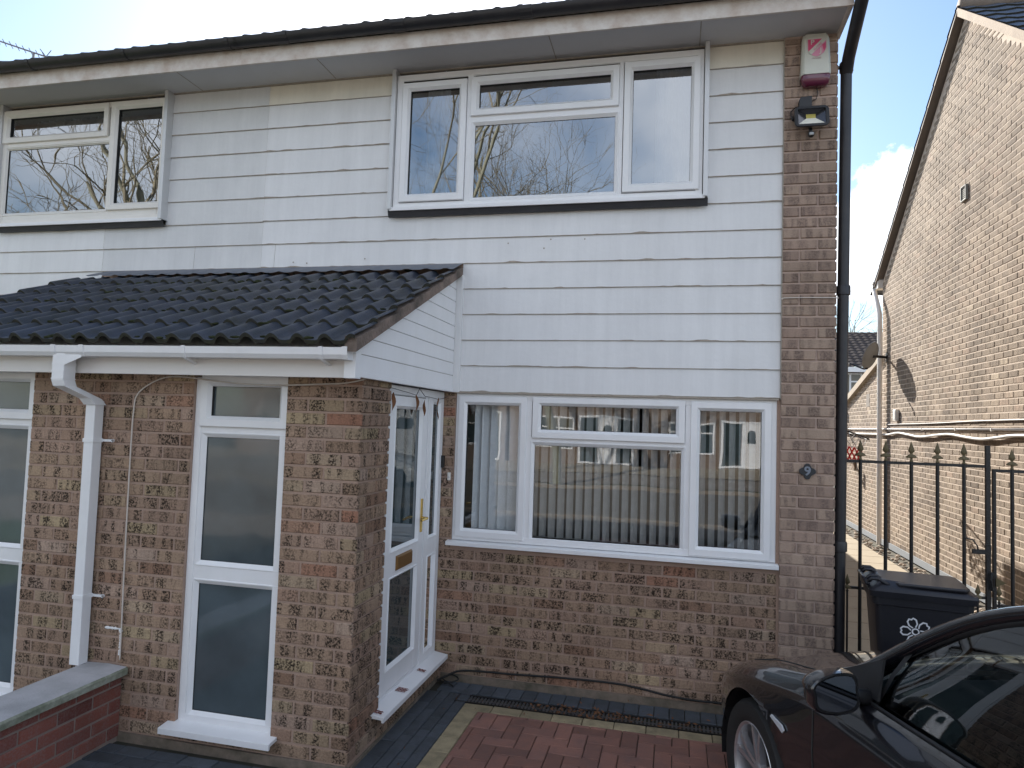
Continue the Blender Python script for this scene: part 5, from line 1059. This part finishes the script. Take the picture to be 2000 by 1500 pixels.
# ================================================================ WHEELIE BIN
bn = thing('wheelie_bin', 'black wheelie bin with white flower emblem in front of the iron fence', 'bin', (0.43, -0.20, 0), R(-7))
def rrect(w_, d_, r_, n=4, cx=0, cy=0): return [(cx + sx * (w_ - r_) + r_ * math.cos(a), cy + sy * (d_ - r_) + r_ * math.sin(a)) for sx, sy, a0 in ((1, 1, 0), (-1, 1, 90), (-1, -1, 180), (1, -1, 270)) for a in [R(a0 + q * 90 / n) for q in range(n + 1)]]
m = MB(); rows = []
for z, w_, d_, cx in ((0.05, 0.200, 0.165, 0.01), (0.10, 0.205, 0.175, 0.01), (0.90, 0.248, 0.222, 0.0), (0.905, 0.262, 0.232, 0.0), (0.965, 0.265, 0.235, 0.0), (0.965, 0.24, 0.21, 0)): rows.append([(x, y, z) for x, y in rrect(w_, d_, 0.04, 4, cx)])
m.grid(rows, 0, True); m.add(rows[0], [tuple(range(len(rows[0])))]); m.build('bin_body', M['bin'], bn, local=True, smooth=True, auto=35)
m = MB(); rows = []
for z, w_, d_ in ((0.950, 0.278, 0.245), (0.985, 0.282, 0.250), (1.000, 0.270, 0.238), (1.012, 0.225, 0.185), (1.018, 0.21, 0.17)): rows.append([(x + (0.01 if z > 0.99 else 0), y, z + (0.022 if x < 0 and z > 1.01 else 0)) for x, y in rrect(w_, d_, 0.03, 4)])
m.grid(rows, 0, True); m.add(rows[-1], [tuple(range(len(rows[0])))]); m.add(rows[0], [tuple(range(len(rows[0])))])
lid = m.build('lid', M['bin'], bn, local=True, smooth=True, auto=30)
m = MB(); m.prism([(-0.12, -0.21), (0.22, -0.21), (0.25, -0.17), (0.25, 0.17), (0.22, 0.20), (-0.12, 0.20), (-0.15, 0.16), (-0.15, -0.17)], lambda u, v, d: (u, v, d), 1.012, 1.034); m.build('lid_panel', M['bin'], lid, local=True, bevel=0.008)
m = MB()
for y in (-0.15, 0.15): m.tube([(-0.17, y - .05, 1.012), (-0.225, y - .05, 1.045), (-0.262, y - .045, 1.045), (-0.285, y - .04, 1.02)], 0.011, 8); m.tube([(-0.17, y + .05, 1.012), (-0.225, y + .05, 1.045), (-0.262, y + .045, 1.045), (-0.285, y + .04, 1.02)], 0.011, 8)
m.tube([(-0.285, -0.20, 1.015), (-0.285, 0.20, 1.015)], 0.013, 10); m.build('hinge_grip', M['bin'], bn, local=True, smooth=True)
for s_ in (-1, 1):
    m = MB(); m.lathe([(0.02, -0.02), (0.09, -0.02), (0.1, -0.012), (0.1, 0.012), (0.09, 0.02), (0.02, 0.02)], lambda x, y, h, s_=s_: (-0.19 + x, s_ * 0.20 + h, 0.1 + y), 20); m.build('wheel', M['rubber'], bn, local=True, smooth=True, auto=40)
def face(u, v, d): # front face slopes inwards towards the base
    return (u, -0.222 + (0.90 - v) * 0.0585 - d, v)
m = MB(); ec = (-0.035, 0.765)
for k in range(5):
    a = R(90 + 72 * k + 18); ca, sa = math.cos(a), math.sin(a); P = lambda r_, t_: (ec[0] + ca * r_ - sa * t_, ec[1] + sa * r_ + ca * t_)
    outl = [(0.022, -0.010), (0.040, -0.026), (0.066, -0.028), (0.082, -0.012), (0.076, 0.0), (0.082, 0.012), (0.066, 0.028), (0.040, 0.026), (0.022, 0.010)]
    inn = [(0.026, -0.004), (0.042, -0.018), (0.063, -0.019), (0.073, -0.010), (0.067, 0.0), (0.073, 0.010), (0.063, 0.019), (0.042, 0.018), (0.026, 0.004)]
    for i in range(8): m.add([face(*P(*outl[i]), 0.0015), face(*P(*outl[i + 1]), 0.0015), face(*P(*inn[i + 1]), 0.0015), face(*P(*inn[i]), 0.0015)], [(0, 1, 2, 3)])
for i in range(20):
    a, b_ = 2 * math.pi * i / 20, 2 * math.pi * (i + 1) / 20
    m.add([face(ec[0] + r_ * math.cos(q), ec[1] + r_ * math.sin(q), 0.0018) for r_, q in ((0.021, a), (0.021, b_), (0.013, b_), (0.013, a))], [(0, 1, 2, 3)])
m.build('flower_emblem', M['white_print'], bn, local=True)

# ================================================================ CAR (nose towards the house)
def spl(keys, s):
    """catmull-rom through rows of equal-length tuples keyed by s"""
    i = 0
    while i < len(keys) - 2 and keys[i + 1][0] < s: i += 1
    k0, k1, k2, k3 = keys[max(i - 1, 0)], keys[i], keys[i + 1], keys[min(i + 2, len(keys) - 1)]
    t = max(0, min(1, (s - k1[0]) / (k2[0] - k1[0]))); h = k2[0] - k1[0]; o = []
    for a in range(1, len(k1)):
        m1_ = (k2[a] - k0[a]) / max(k2[0] - k0[0], 1e-6) * h; m2_ = (k3[a] - k1[a]) / max(k3[0] - k1[0], 1e-6) * h
        o.append((2 * t ** 3 - 3 * t * t + 1) * k1[a] + (t ** 3 - 2 * t * t + t) * m1_ + (-2 * t ** 3 + 3 * t * t) * k2[a] + (t ** 3 - t * t) * m2_)
    return o
CL = 4.15; WF, WR_, WRAD = 0.74, 3.34, 0.315
# side section: s, sill half width, lower, waist (max), shoulder half width + z, top-edge half width + z
SIDE = [(0.00, .50, .54, .55, .50, .50, .42, .540), (0.06, .64, .68, .70, .65, .535, .55, .585), (0.18, .76, .79, .81, .76, .59, .66, .632), (0.40, .82, .86, .88, .825, .675, .715, .705),
        (0.66, .84, .885, .905, .85, .755, .745, .788), (0.95, .845, .88, .90, .855, .825, .765, .855), (1.24, .845, .872, .89, .855, .88, .775, .915), (1.6, .845, .868, .885, .85, .895, .80, .935),
        (2.2, .845, .868, .885, .85, .91, .80, .95), (2.9, .845, .872, .892, .85, .93, .79, .97), (3.35, .84, .885, .905, .84, .95, .77, .99), (3.8, .80, .86, .875, .80, .95, .72, .98), (4.05, .70, .78, .80, .73, .92, .66, .95), (4.15, .60, .68, .70, .64, .90, .58, .93)]
def build_car(root, paint, full_interior=True):
    W = lambda s, l, z: (-l, CL / 2 - s, z)             # s from nose, l to the left
    ss = [i * 0.03 for i in range(int(CL / 0.03) + 1)] + [CL]
    def sidecol(s):
        a, b_, c, d, dz, e, ez = spl(SIDE, s); z0 = 0.19 + (0.05 * max(0, 0.3 - s) / .3)
        zl = lambda q: 0.23 + (dz - 0.23) * q; pts = [(a - .02, z0), (a, z0 + .03), (a + (b_ - a) * .6, zl(.15)), (b_, zl(.32)), (b_ + (c - b_) * .8, zl(.5)), (c, zl(.66)), (c - .004, zl(.80))]
        pts += [((c + d) / 2 + .012, zl(.92)), (d, dz), ((d + e) / 2 + .004, (dz + ez) / 2 + .006), (e, ez)]
        # refine by linear subdivision
        o = []
        for i in range(len(pts) - 1):
            for k in range(3): o.append((pts[i][0] + (pts[i + 1][0] - pts[i][0]) * k / 3, pts[i][1] + (pts[i + 1][1] - pts[i][1]) * k / 3))
        o.append(pts[-1]); return o
    m = MB(); cols = [sidecol(s) for s in ss]; nv = len(cols[0])
    for sgn in (1, -1):
        base = len(m.v)
        for i, s in enumerate(ss):
            for (l, z) in cols[i]:
                S_, Z_ = s, z
                for wc in (WF, WR_):
                    r_ = math.hypot(S_ - wc, Z_ - 0.31); lim_ = WRAD + 0.048
                    if r_ < lim_ and l > .5: a = math.atan2(Z_ - 0.31, S_ - wc); S_, Z_ = wc + lim_ * math.cos(a), 0.31 + lim_ * math.sin(a); l = l + 0.004
                m.v.append(W(S_, l * sgn, Z_))
        for i in range(len(ss) - 1):
            for k in range(nv - 1):
                sc_, zc = (ss[i] + ss[i + 1]) / 2, (cols[i][k][1] + cols[i][k + 1][1]) / 2
                if any(math.hypot(sc_ - wc, zc - 0.31) < WRAD + 0.030 for wc in (WF, WR_)): continue
                m.f.append((base + i * nv + k, base + (i + 1) * nv + k, base + (i + 1) * nv + k + 1, base + i * nv + k + 1)); m.mi.append(0)
    body = m.build('body', paint, root, local=True, smooth=True, auto=40)
    m = MB(); rows = []
    for s in [q for q in ss if q <= 1.26]:
        e, ez = spl(SIDE, s)[5:7]; cz = 0.036 * min(1, .4 + s); row = []
        for k in range(-12, 13):
            f_ = k / 12; dip = 0.016 * math.exp(-((abs(f_) - .86) / .09) ** 2) if s > .2 else 0
            row.append(W(s + 0.10 * (1 - f_ * f_) * (s / 1.26) * -1.0 + (.05 * f_ * f_ * (1 if s < .1 else 0)) - .03 * (1 - f_ * f_) * (1 - s / 1.26), e * f_, ez + cz * (1 - f_ * f_) - dip))
        rows.append(row)
    m.grid(rows); m.build('bonnet', paint, root, local=True, smooth=True)
    m = MB()       # bumper front and grille
    rows = []
    for z, g_ in ((0.20, .02), (0.30, -.02), (0.40, -.03), (0.49, -.01), (0.545, .02)):
        rows.append([W(0.0 + g_ + .14 * abs(f_) ** 3, (.53 if z < .49 else .44) * f_, z) for f_ in [k / 8 for k in range(-8, 9)]])
    m.grid(rows); m.build('front_bumper', paint, root, local=True, smooth=True)
    m = MB(); m.prism([(-.42, .26), (.42, .26), (.46, .38), (-.46, .38)], lambda u, v, d: W(-.035 - d + .02, u, v), 0, .02); m.build('grille', M['trim'], root, local=True)
    for sgn in (1, -1):
        m = MB(); rows = [[W(.07 + .05 * j / 4 + .17 * (i / 6) ** 1.2 - .015, sgn * (.44 + .28 * (i / 6)), .51 + .045 * j / 4 + .06 * i / 6) for i in range(7)] for j in range(5)]; m.grid(rows); m.build('headlight', M['lens'], root, local=True, smooth=True)
    m = MB(); m.box(-.76, .76, CL / 2 - 4.0, CL / 2 - .12, .17, .24); m.build('underbody', M['trim'], root, local=True)
    m = MB()       # wheel-arch liners
    for wc in (WF, WR_):
        for sgn in (1, -1):
            rows = [[W(wc + (WRAD + .05) * math.cos(a), sgn * l, .31 + (WRAD + .05) * math.sin(a)) for a in [math.pi * k / 16 - .2 + .4 * k / 16 for k in range(17)]] for l in (.60, .885)]
            m.grid(rows); m.add([W(wc + (WRAD + .05) * math.cos(2 * math.pi * k / 20), sgn * .60, .31 + (WRAD + .05) * math.sin(2 * math.pi * k / 20)) for k in range(20)], [tuple(range(20))]); m.build('arch_liner', M['trim'], root, local=True); m = MB()
    # greenhouse
    RAIL = [(1.20, .755, .910), (1.36, .725, .985), (1.64, .675, 1.190), (1.86, .645, 1.322), (2.1, .62, 1.412), (2.4, .60, 1.465), (2.8, .585, 1.48), (3.3, .565, 1.42), (3.75, .545, 1.27), (4.0, .56, 1.08)]
    def rail(s): return spl([(a, b_, c) for a, b_, c in RAIL], s)
    BELT = lambda s: (spl(SIDE, s)[5] - .012, spl(SIDE, s)[6] - .004)
    m = MB(); rows = []
    for i in range(33):
        s = 2.02 + (3.75 - 2.02) * i / 32; l, z = rail(s); rows.append([W(s - .05 * (1 - f_ * f_) * (1 - i / 32) , l * f_, z + .035 * (1 - f_ ** 2) + .004) for f_ in [k / 10 for k in range(-10, 11)]])
    m.grid(rows); m.build('roof', paint, root, local=True, smooth=True)
    m = MB(); rows = []
    for i in range(13):
        f0 = i / 12; s = 1.24 + (2.02 - 1.24) * f0; l, z = rail(s); rows.append([W(s - .16 * (1 - f_ * f_) * (1 - f0 * .7) , (l - .01) * f_, z + .03 * (1 - f_ * f_) - .004) for f_ in [k / 10 for k in range(-10, 11)]])
    m.grid(rows); m.build('windscreen', M['carglass'], root, local=True, smooth=True)
    m = MB(); rows = [[W(s, rail(s)[0] * f_, rail(s)[1] + .02 * (1 - f_ * f_)) for f_ in [k / 8 for k in range(-8, 9)]] for s in (3.75, 3.88, 4.0)]; m.grid(rows); m.build('rear_window', M['carglass'], root, local=True, smooth=True)
    m = MB(); rows = [[W(4.0 + .15 * f0, (.56 + .02 * f0) * f_, 1.08 - .16 * f0) for f_ in [k / 8 for k in range(-8, 9)]] for f0 in (0, .5, 1)]; m.grid(rows)
    rows = [[W(4.15 + .03 * (z < .7) - .06 * abs(f_) ** 3, .62 * f_, z) for f_ in [k / 8 for k in range(-8, 9)]] for z in (.92, .75, .6, .4, .24)]; m.grid(rows); m.build('tailgate', paint, root, local=True, smooth=True)
    for sgn in (1, -1):
        pl = [W(s, sgn * rail(s)[0], rail(s)[1]) for s in [1.20 + .07 * k for k in range(41)]]
        m = MB(); m.tube(pl, [0.024 + .010 * max(0, 1 - k / 12) for k in range(41)], 10); m.build('roof_rail', paint, root, local=True, smooth=True)
        m = MB(); m.tube([(p[0] + sgn * .0, p[1], p[2] - .024) for p in pl[2:]], 0.014, 8); m.build('window_frame', M['trim'], root, local=True, smooth=True)
        def glz(s0, s1, nm, ins=0.0):
            m = MB(); rows = []
            for i in range(15):
                s = s0 + (s1 - s0) * i / 14; lt, ztp = rail(s); lb, zb_ = BELT(s); ztp -= .028
                rows.append([W(s, sgn * ((lb * .985) + (lt + .004 - lb * .985) * f_ + .012 * math.sin(math.pi * f_)), zb_ + (max(ztp, zb_ + .002) - zb_) * f_) for f_ in (0, .2, .4, .6, .8, 1)])
            m.grid(rows); m.build(nm, M['carglass'], root, local=True, smooth=True)
        glz(1.24, 2.42, 'door_window'); glz(2.50, 3.55, 'door_window')
        def post(s0, s1, w_, nm='pillar'):
            lb, zb_ = BELT(s0); lt, ztp = rail(s1); m = MB(); P0, P1 = Vector(W(s0, sgn * lb, zb_)), Vector(W(s1, sgn * lt, ztp)); q = Vector((0, w_ / 2, 0)); o_ = Vector((-sgn * .012, 0, 0)); md = (P0 + P1) / 2 + o_
            m.grid([[P0 + q, P0 - q], [md + q, md - q], [P1 + q, P1 - q]]); o2 = Vector((sgn * .03, 0, 0)); m.grid([[P0 + q + o2, P0 - q + o2], [md + q + o2, md - q + o2], [P1 + q + o2, P1 - q + o2]]); m.build(nm, M['trim'], root, local=True)
        post(1.53, 1.60, .022, 'quarter_bar'); post(2.44, 2.50, .075); post(3.56, 3.62, .10)
        m = MB(); m.tube([W(s, sgn * (BELT(s)[0] + .012), BELT(s)[1] + .006) for s in [1.24 + .12 * k for k in range(21)]], 0.0075, 8); m.build('waist_seal', M['trim'], root, local=True, smooth=True)
        # shut lines
        m = MB()
        def sidept(s, z):
            c = sidecol(s)
            for i in range(len(c) - 1):
                if c[i][1] <= z <= c[i + 1][1]: f_ = (z - c[i][1]) / (c[i + 1][1] - c[i][1] + 1e-9); return W(s, sgn * (c[i][0] + (c[i + 1][0] - c[i][0]) * f_ + .0004), z)
            return W(s, sgn * c[-1][0], z)
        m.tube([sidept(1.30 - .02 * (z - .25) / .6 + .10 * max(0, .45 - z), z) for z in [.26 + .05 * k for k in range(13)]], .0035, 5); m.tube([sidept(2.45, z) for z in [.26 + .05 * k for k in range(13)]], .0035, 5)
        m.tube([W(s, sgn * (spl(SIDE, s)[5] - .035), spl(SIDE, s)[6] + .0065) for s in [.22 + .08 * k for k in range(13)]], .003, 5)
        m.build('shut_line', M['seal'], root, local=True)
        m = MB(); a = sidept(1.02, .655); a = Vector(a) - Vector((sgn * .003, 0, 0)); m.prism([(-.065, -.006), (.05, -.018), (.065, 0.0), (.045, .014), (-.05, .010)], lambda u, v, d: (a.x - sgn * d, a.y - u, a.z + v - u * .10), -.002, .005); m.build('side_repeater', M['lens'], root, local=True, bevel=.002)
        # mirror
        mc = Vector((1.545, .955, .985)); m = MB(); rows = []
        for k, (ds, sc_) in enumerate(((-.085, .35), (-.078, .62), (-.055, .86), (-.02, .98), (.015, 1.0), (.03, .97), (.032, .90))):
            row = []
            for q in range(28):
                a = 2 * math.pi * q / 28; ca, sa = math.cos(a), math.sin(a); ex = .55
                hx = .112 * math.copysign(abs(ca) ** ex, ca); hz = .078 * math.copysign(abs(sa) ** ex, sa); hz *= 1 - .22 * (hx / .112 > 0) * abs(hx / .112); hx += .012 * (hz > 0) - 0.018 * (hz < 0) * 0
                row.append(W(mc.x + ds + .22 * hx, sgn * (mc.y + hx * sc_ * .94), mc.z + hz * sc_ * .96 + .0))
            rows.append(row)
        m.grid(rows, 0, True); m.add(rows[0], [tuple(range(28))]); mh = m.build('mirror_housing', paint, root, local=True, smooth=True, auto=50)
        m = MB(); m.add([(p[0], p[1] - .001, p[2]) for p in [tuple(Vector(W(mc.x + .026, sgn * mc.y, mc.z + .01)) * .06 + Vector(v) * .94) for v in rows[5]]], [tuple(range(28))], 0)
        m.build('mirror_surround', M['trim'], mh, local=True)
        m = MB(); m.add([(p[0], p[1] - .003, p[2]) for p in [tuple(Vector(W(mc.x + .030, sgn * mc.y, mc.z + .01)) * .16 + Vector(v) * .84) for v in rows[5]]], [tuple(range(28))]); m.build('mirror_glass', M['mirror'], mh, local=True)
        m = MB(); m.tube([W(1.50, sgn * .79, .945), W(1.49, sgn * .84, .95), W(1.49, sgn * .88, .96)], [.030, .024, .024], 10); m.build('mirror_arm', M['trim'], mh, local=True, smooth=True)
        m = MB(); m.prism([(1.24, .945), (1.56, .955), (1.53, 1.09)], lambda u, v, d: W(u, sgn * (.795 - .3 * (v - .945) + d), v), -.004, .006); m.build('mirror_sail', M['trim'], root, local=True)
        # wheels
        for wc in (WF, WR_):
            cx = .80
            m = MB(); m.lathe([(.205, -.09), (.25, -.10), (.295, -.095), (.312, -.07), (.315, -.03), (.315, .03), (.312, .065), (.295, .088), (.25, .092), (.212, .080), (.205, .07)], lambda x, y, h, wc=wc: W(wc + x, sgn * (cx + h), .315 + y), 48); wh = m.build('tyre', M['rubber'], root, local=True, smooth=True, auto=40)
            m = MB(); m.lathe([(.216, .078), (.210, .082), (.200, .074), (.192, .03), (.19, -.08)], lambda x, y, h, wc=wc: W(wc + x, sgn * (cx + h), .315 + y), 48); m.build('rim', M['alloy'], wh, local=True, smooth=True, auto=40)
            m = MB(); m.lathe([(0, .060), (.03, .062), (.045, .055), (.05, .03)], lambda x, y, h, wc=wc: W(wc + x, sgn * (cx + h), .315 + y), 20)
            for k in range(5):
                for e_ in (-1, 1):
                    a = 2 * math.pi * k / 5 + .3; dr = Vector((math.cos(a), math.sin(a))); tn = Vector((-dr.y, dr.x)); rows = []
                    for r_, wd, of, hh in ((.035, .013, .012, .055), (.11, .012, .020, .066), (.17, .015, .034, .070), (.202, .018, .046, .066)):
                        c_ = dr * r_ + tn * of * e_; rows.append([W(wc + c_.x + tn.x * q, sgn * (cx + h_), .315 + c_.y + tn.y * q) for q, h_ in ((-wd, hh - .03), (-wd * .8, hh), (wd * .8, hh), (wd, hh - .03))])
                    m.grid(rows)
            m.build('spokes', M['alloy'], wh, local=True, smooth=True, auto=40)
            m = MB(); m.lathe([(0, -.02), (.19, -.02)], lambda x, y, h, wc=wc: W(wc + x, sgn * (cx + h), .315 + y), 24); m.build('brake_disc', M['trim'], wh, local=True)
    # interior
    m = MB(); rows = [[W(s, l, z) for s, z in ((1.20, .90), (1.45, .955), (1.62, .96), (1.72, .93), (1.76, .80), (1.74, .5))] for l in (-.72, -.4, 0, .4, .72)]; m.grid(rows); m.build('dashboard', M['carseat'], root, local=True, smooth=True)
    m = MB(); m.tube([W(1.83 + .085 * math.sin(a), -.36 + .185 * math.cos(a), .93 + .165 * math.sin(a)) for a in [2 * math.pi * k / 28 for k in range(29)]], .014, 8); m.tube([W(1.83, -.36 - .18, .93), W(1.82, -.36, .92), W(1.83, -.36 + .18, .93)], .018, 8); m.tube([W(1.82, -.36, .92), W(1.74, -.36, .86)], .03, 8); m.build('steering_wheel', M['trim'], root, local=True, smooth=True)
    for sgn in (1, -1):
        for s0 in (2.15, 3.0):
            m = MB(); rr2 = lambda cx, cy, w_, d_, z: [W(cy + y, cx + x, z) for x, y in rrect(w_, d_, .05)]
            rows = [rr2(sgn * .36, s0, .24, .25, z) for z in (.30, .50, .56)]; m.grid(rows, 0, True); m.add(rows[-1], [tuple(range(20))])
            rows = [rr2(sgn * .36, s0 + .20 + (z - .5) * .35, .24 - (.05 if z > .9 else 0), .06, z) for z in (.5, .7, .9, 1.08)]; m.grid(rows, 0, True); m.add(rows[-1], [tuple(range(20))])
            rows = [rr2(sgn * .36, s0 + .44, .12 - .02 * (z > 1.28), .04, z) for z in (1.12, 1.16, 1.28, 1.31)]; m.grid(rows, 0, True); m.add(rows[-1], [tuple(range(20))]); m.build('seat', M['carseat'], root, local=True, smooth=True, auto=50)
    m = MB(); m.prism([(1.25, .25), (3.7, .25), (3.7, .90), (1.25, .88)], lambda u, v, d: W(u, d, v), .765, .775); m.prism([(1.25, .25), (3.7, .25), (3.7, .90), (1.25, .88)], lambda u, v, d: W(u, d, v), -.775, -.765); m.prism([(3.5, .25), (3.52, .25), (3.52, .95), (3.5, .95)], lambda u, v, d: W(u, d, v), -.76, .76); m.build('door_trim', M['carseat'], root, local=True)
    m = MB(); m.tube([W(1.99, 0, 1.36), W(1.97, 0, 1.31)], .008, 6); m.prism([(-.11, -.03), (.11, -.03), (.11, .03), (-.11, .03)], lambda u, v, d: W(1.98 + d, u, 1.30 + v), 0, .02); m.build('interior_mirror', M['trim'], root, local=True, bevel=.004)
HD = R(18.0); O_ = Vector((-0.028, -0.495)); Fv = Vector((-math.sin(HD), math.cos(HD)))
cc = O_ - Fv * (CL / 2)
car = thing('parked_car', 'glossy black hatchback parked nose towards the house wall', 'car', (cc.x, cc.y, 0.012), HD)
build_car(car, M['paint_black'])

# ================================================================ THE STREET BEHIND THE CAMERA (seen reflected in the windows)
def sheet(name, x0, x1, y0, y1, z, m_, kind='structure'):
    m = MB(); m.quad((x0, y0, z), (x1, y0, z), (x1, y1, z), (x0, y1, z)); return tag(m.build(name, m_), None, None, kind=kind)
sheet('pavement', -60, 60, -9.4, -7.5, -0.01, M['slab']); sheet('road', -60, 60, -15.6, -9.5, -0.02, M['asphalt']); sheet('grass_verge', -60, 60, -17.0, -15.8, -0.005, M['grass']); sheet('far_pavement', -60, 60, -22, -17.0, 0.004, M['slab']); sheet('far_forecourt', -60, 60, -28.5, -22, 0.03, M['path'])
sheet('front_lawn', -18, -8.0, -7.5, -1.4, -0.004, M['grass'])
for i, (y0, y1) in enumerate(((-9.52, -9.4), (-15.8, -15.6))):
    m = MB(); m.box(-60, 60, y0, y1, -0.025, 0.09 if i else 0.02); tag(m.build('kerb', M['slab'], bevel=0.01), None, None, kind='structure')
def opp_house(x0, x1, label, door_x):
    t = thing('opposite_house', label, 'house', ((x0 + x1) / 2, -30, 0)); yb = -28.5; fn = lambda u, v, d: (u, yb + d, v)
    m = MB(); m.box(x0, x1, -36, yb, 0, 5.1); m.build('wall', M['gable_x'], t)
    m = MB(); m.prism([(yb + .5, 5.1), (-36.5, 5.1), (-32.3, 7.7)], lambda u, v, d: (d, u, v), x0 - .1, x1 + .1); m.build('roof', M['tile'], t)
    m = MB(); m.box(x0, x1, yb + .4, yb + .52, 4.95, 5.15); m.build('fascia', M['upvc'], t)
    W_ = x1 - x0
    def win(u0, u1, v0, v1, mull):
        w_ = MB(); ring(w_, fn, u0, u1, v0, v1, .08, -.05, .03); 
        for q in mull: w_.prism([(q - .04, v0 + .05), (q + .04, v0 + .05), (q + .04, v1 - .05), (q - .04, v1 - .05)], fn, -.03, .02)
        w_.prism([(u0 + .05, v1 - .5), (u1 - .05, v1 - .5), (u1 - .05, v1 - .44), (u0 + .05, v1 - .44)], fn, -.03, .018)
        wo = w_.build('window', M['upvc'], t); w_ = MB(); w_.quad(fn(u0 + .06, v0 + .06, .005), fn(u1 - .06, v0 + .06, .005), fn(u1 - .06, v1 - .06, .005), fn(u0 + .06, v1 - .06, .005)); w_.build('pane', M['glass_door'], wo)
    win(door_x - 3.75, door_x - 1.6, .75, 2.25, (door_x - 2.3,)); win(door_x - 3.4, door_x - 1.2, 3.3, 4.5, (door_x - 2.3,)); win(door_x - .3, door_x + .9, 3.3, 4.5, ())
    m = MB(); ring(m, fn, door_x - 1.35, door_x + 1.35, .05, 2.35, .10, -.05, .04); do = m.build('door_frame', M['upvc'], t)
    m = MB(); m.prism([(door_x - .45, .1), (door_x + .45, .1), (door_x + .45, 2.25), (door_x - .45, 2.25)], fn, -.04, .03); m.build('door', M['upvc'], t)
    m = MB(); ar = [(door_x - .2, 1.35)] + [(door_x + .2 * math.cos(a), 1.75 + .2 * math.sin(a)) for a in [math.pi - math.pi * k / 10 for k in range(11)]] + [(door_x + .2, 1.35)]; m.prism(ar, fn, .031, .034); m.build('door_light', M['glass_door'], t)
    m = MB()
    for q in (-.86, .86): m.quad(fn(door_x + q - .38, .15, .01), fn(door_x + q + .38, .15, .01), fn(door_x + q + .38, 2.25, .01), fn(door_x + q - .38, 2.25, .01))
    m.build('side_glass', M['glass_door'], t)
labs = ['opposite brown house with a white arched-light door, seen in the lower window', 'brown house left of the arched-door house, seen only in reflections', 'brown house right of the arched-door house, seen only in reflections', 'farthest left brown house across the street, seen only in reflections', 'farthest right brown house across the street, seen only in reflections']
for i, (x0, dx_) in enumerate(((-9.0, -4.2), (-15.5, -10.8), (-2.4, 2.4), (-22, -17.4), (4.2, 9.0))): opp_house(x0, x0 + 6.3, labs[i], dx_)
wc_ = thing('white_car', 'white car standing across the road, reflected in the porch door', 'car', (4.6, -14.2, -0.02), R(90)); build_car(wc_, M['paint_white'])
tree('street_tree', 'big pale-barked bare tree reflected in the cropped upper window', 'tree', -20.0, -15.4, 27, 5, 0.95, 7, 0.36, 'bare trees across the road', 0.23)
tree('street_tree', 'bare tree across the road reflected in the left light of the wide upper window', 'tree', -9.6, -16.0, 25, 21, 0.72, 7, 0.19, 'bare trees across the road', 0.26)
tree('street_tree', 'lower bare tree with upright shoots reflected in the middle of the wide upper window', 'tree', -4.6, -16.4, 20.5, 33, 0.72, 7, 0.15, 'bare trees across the road', 0.26)
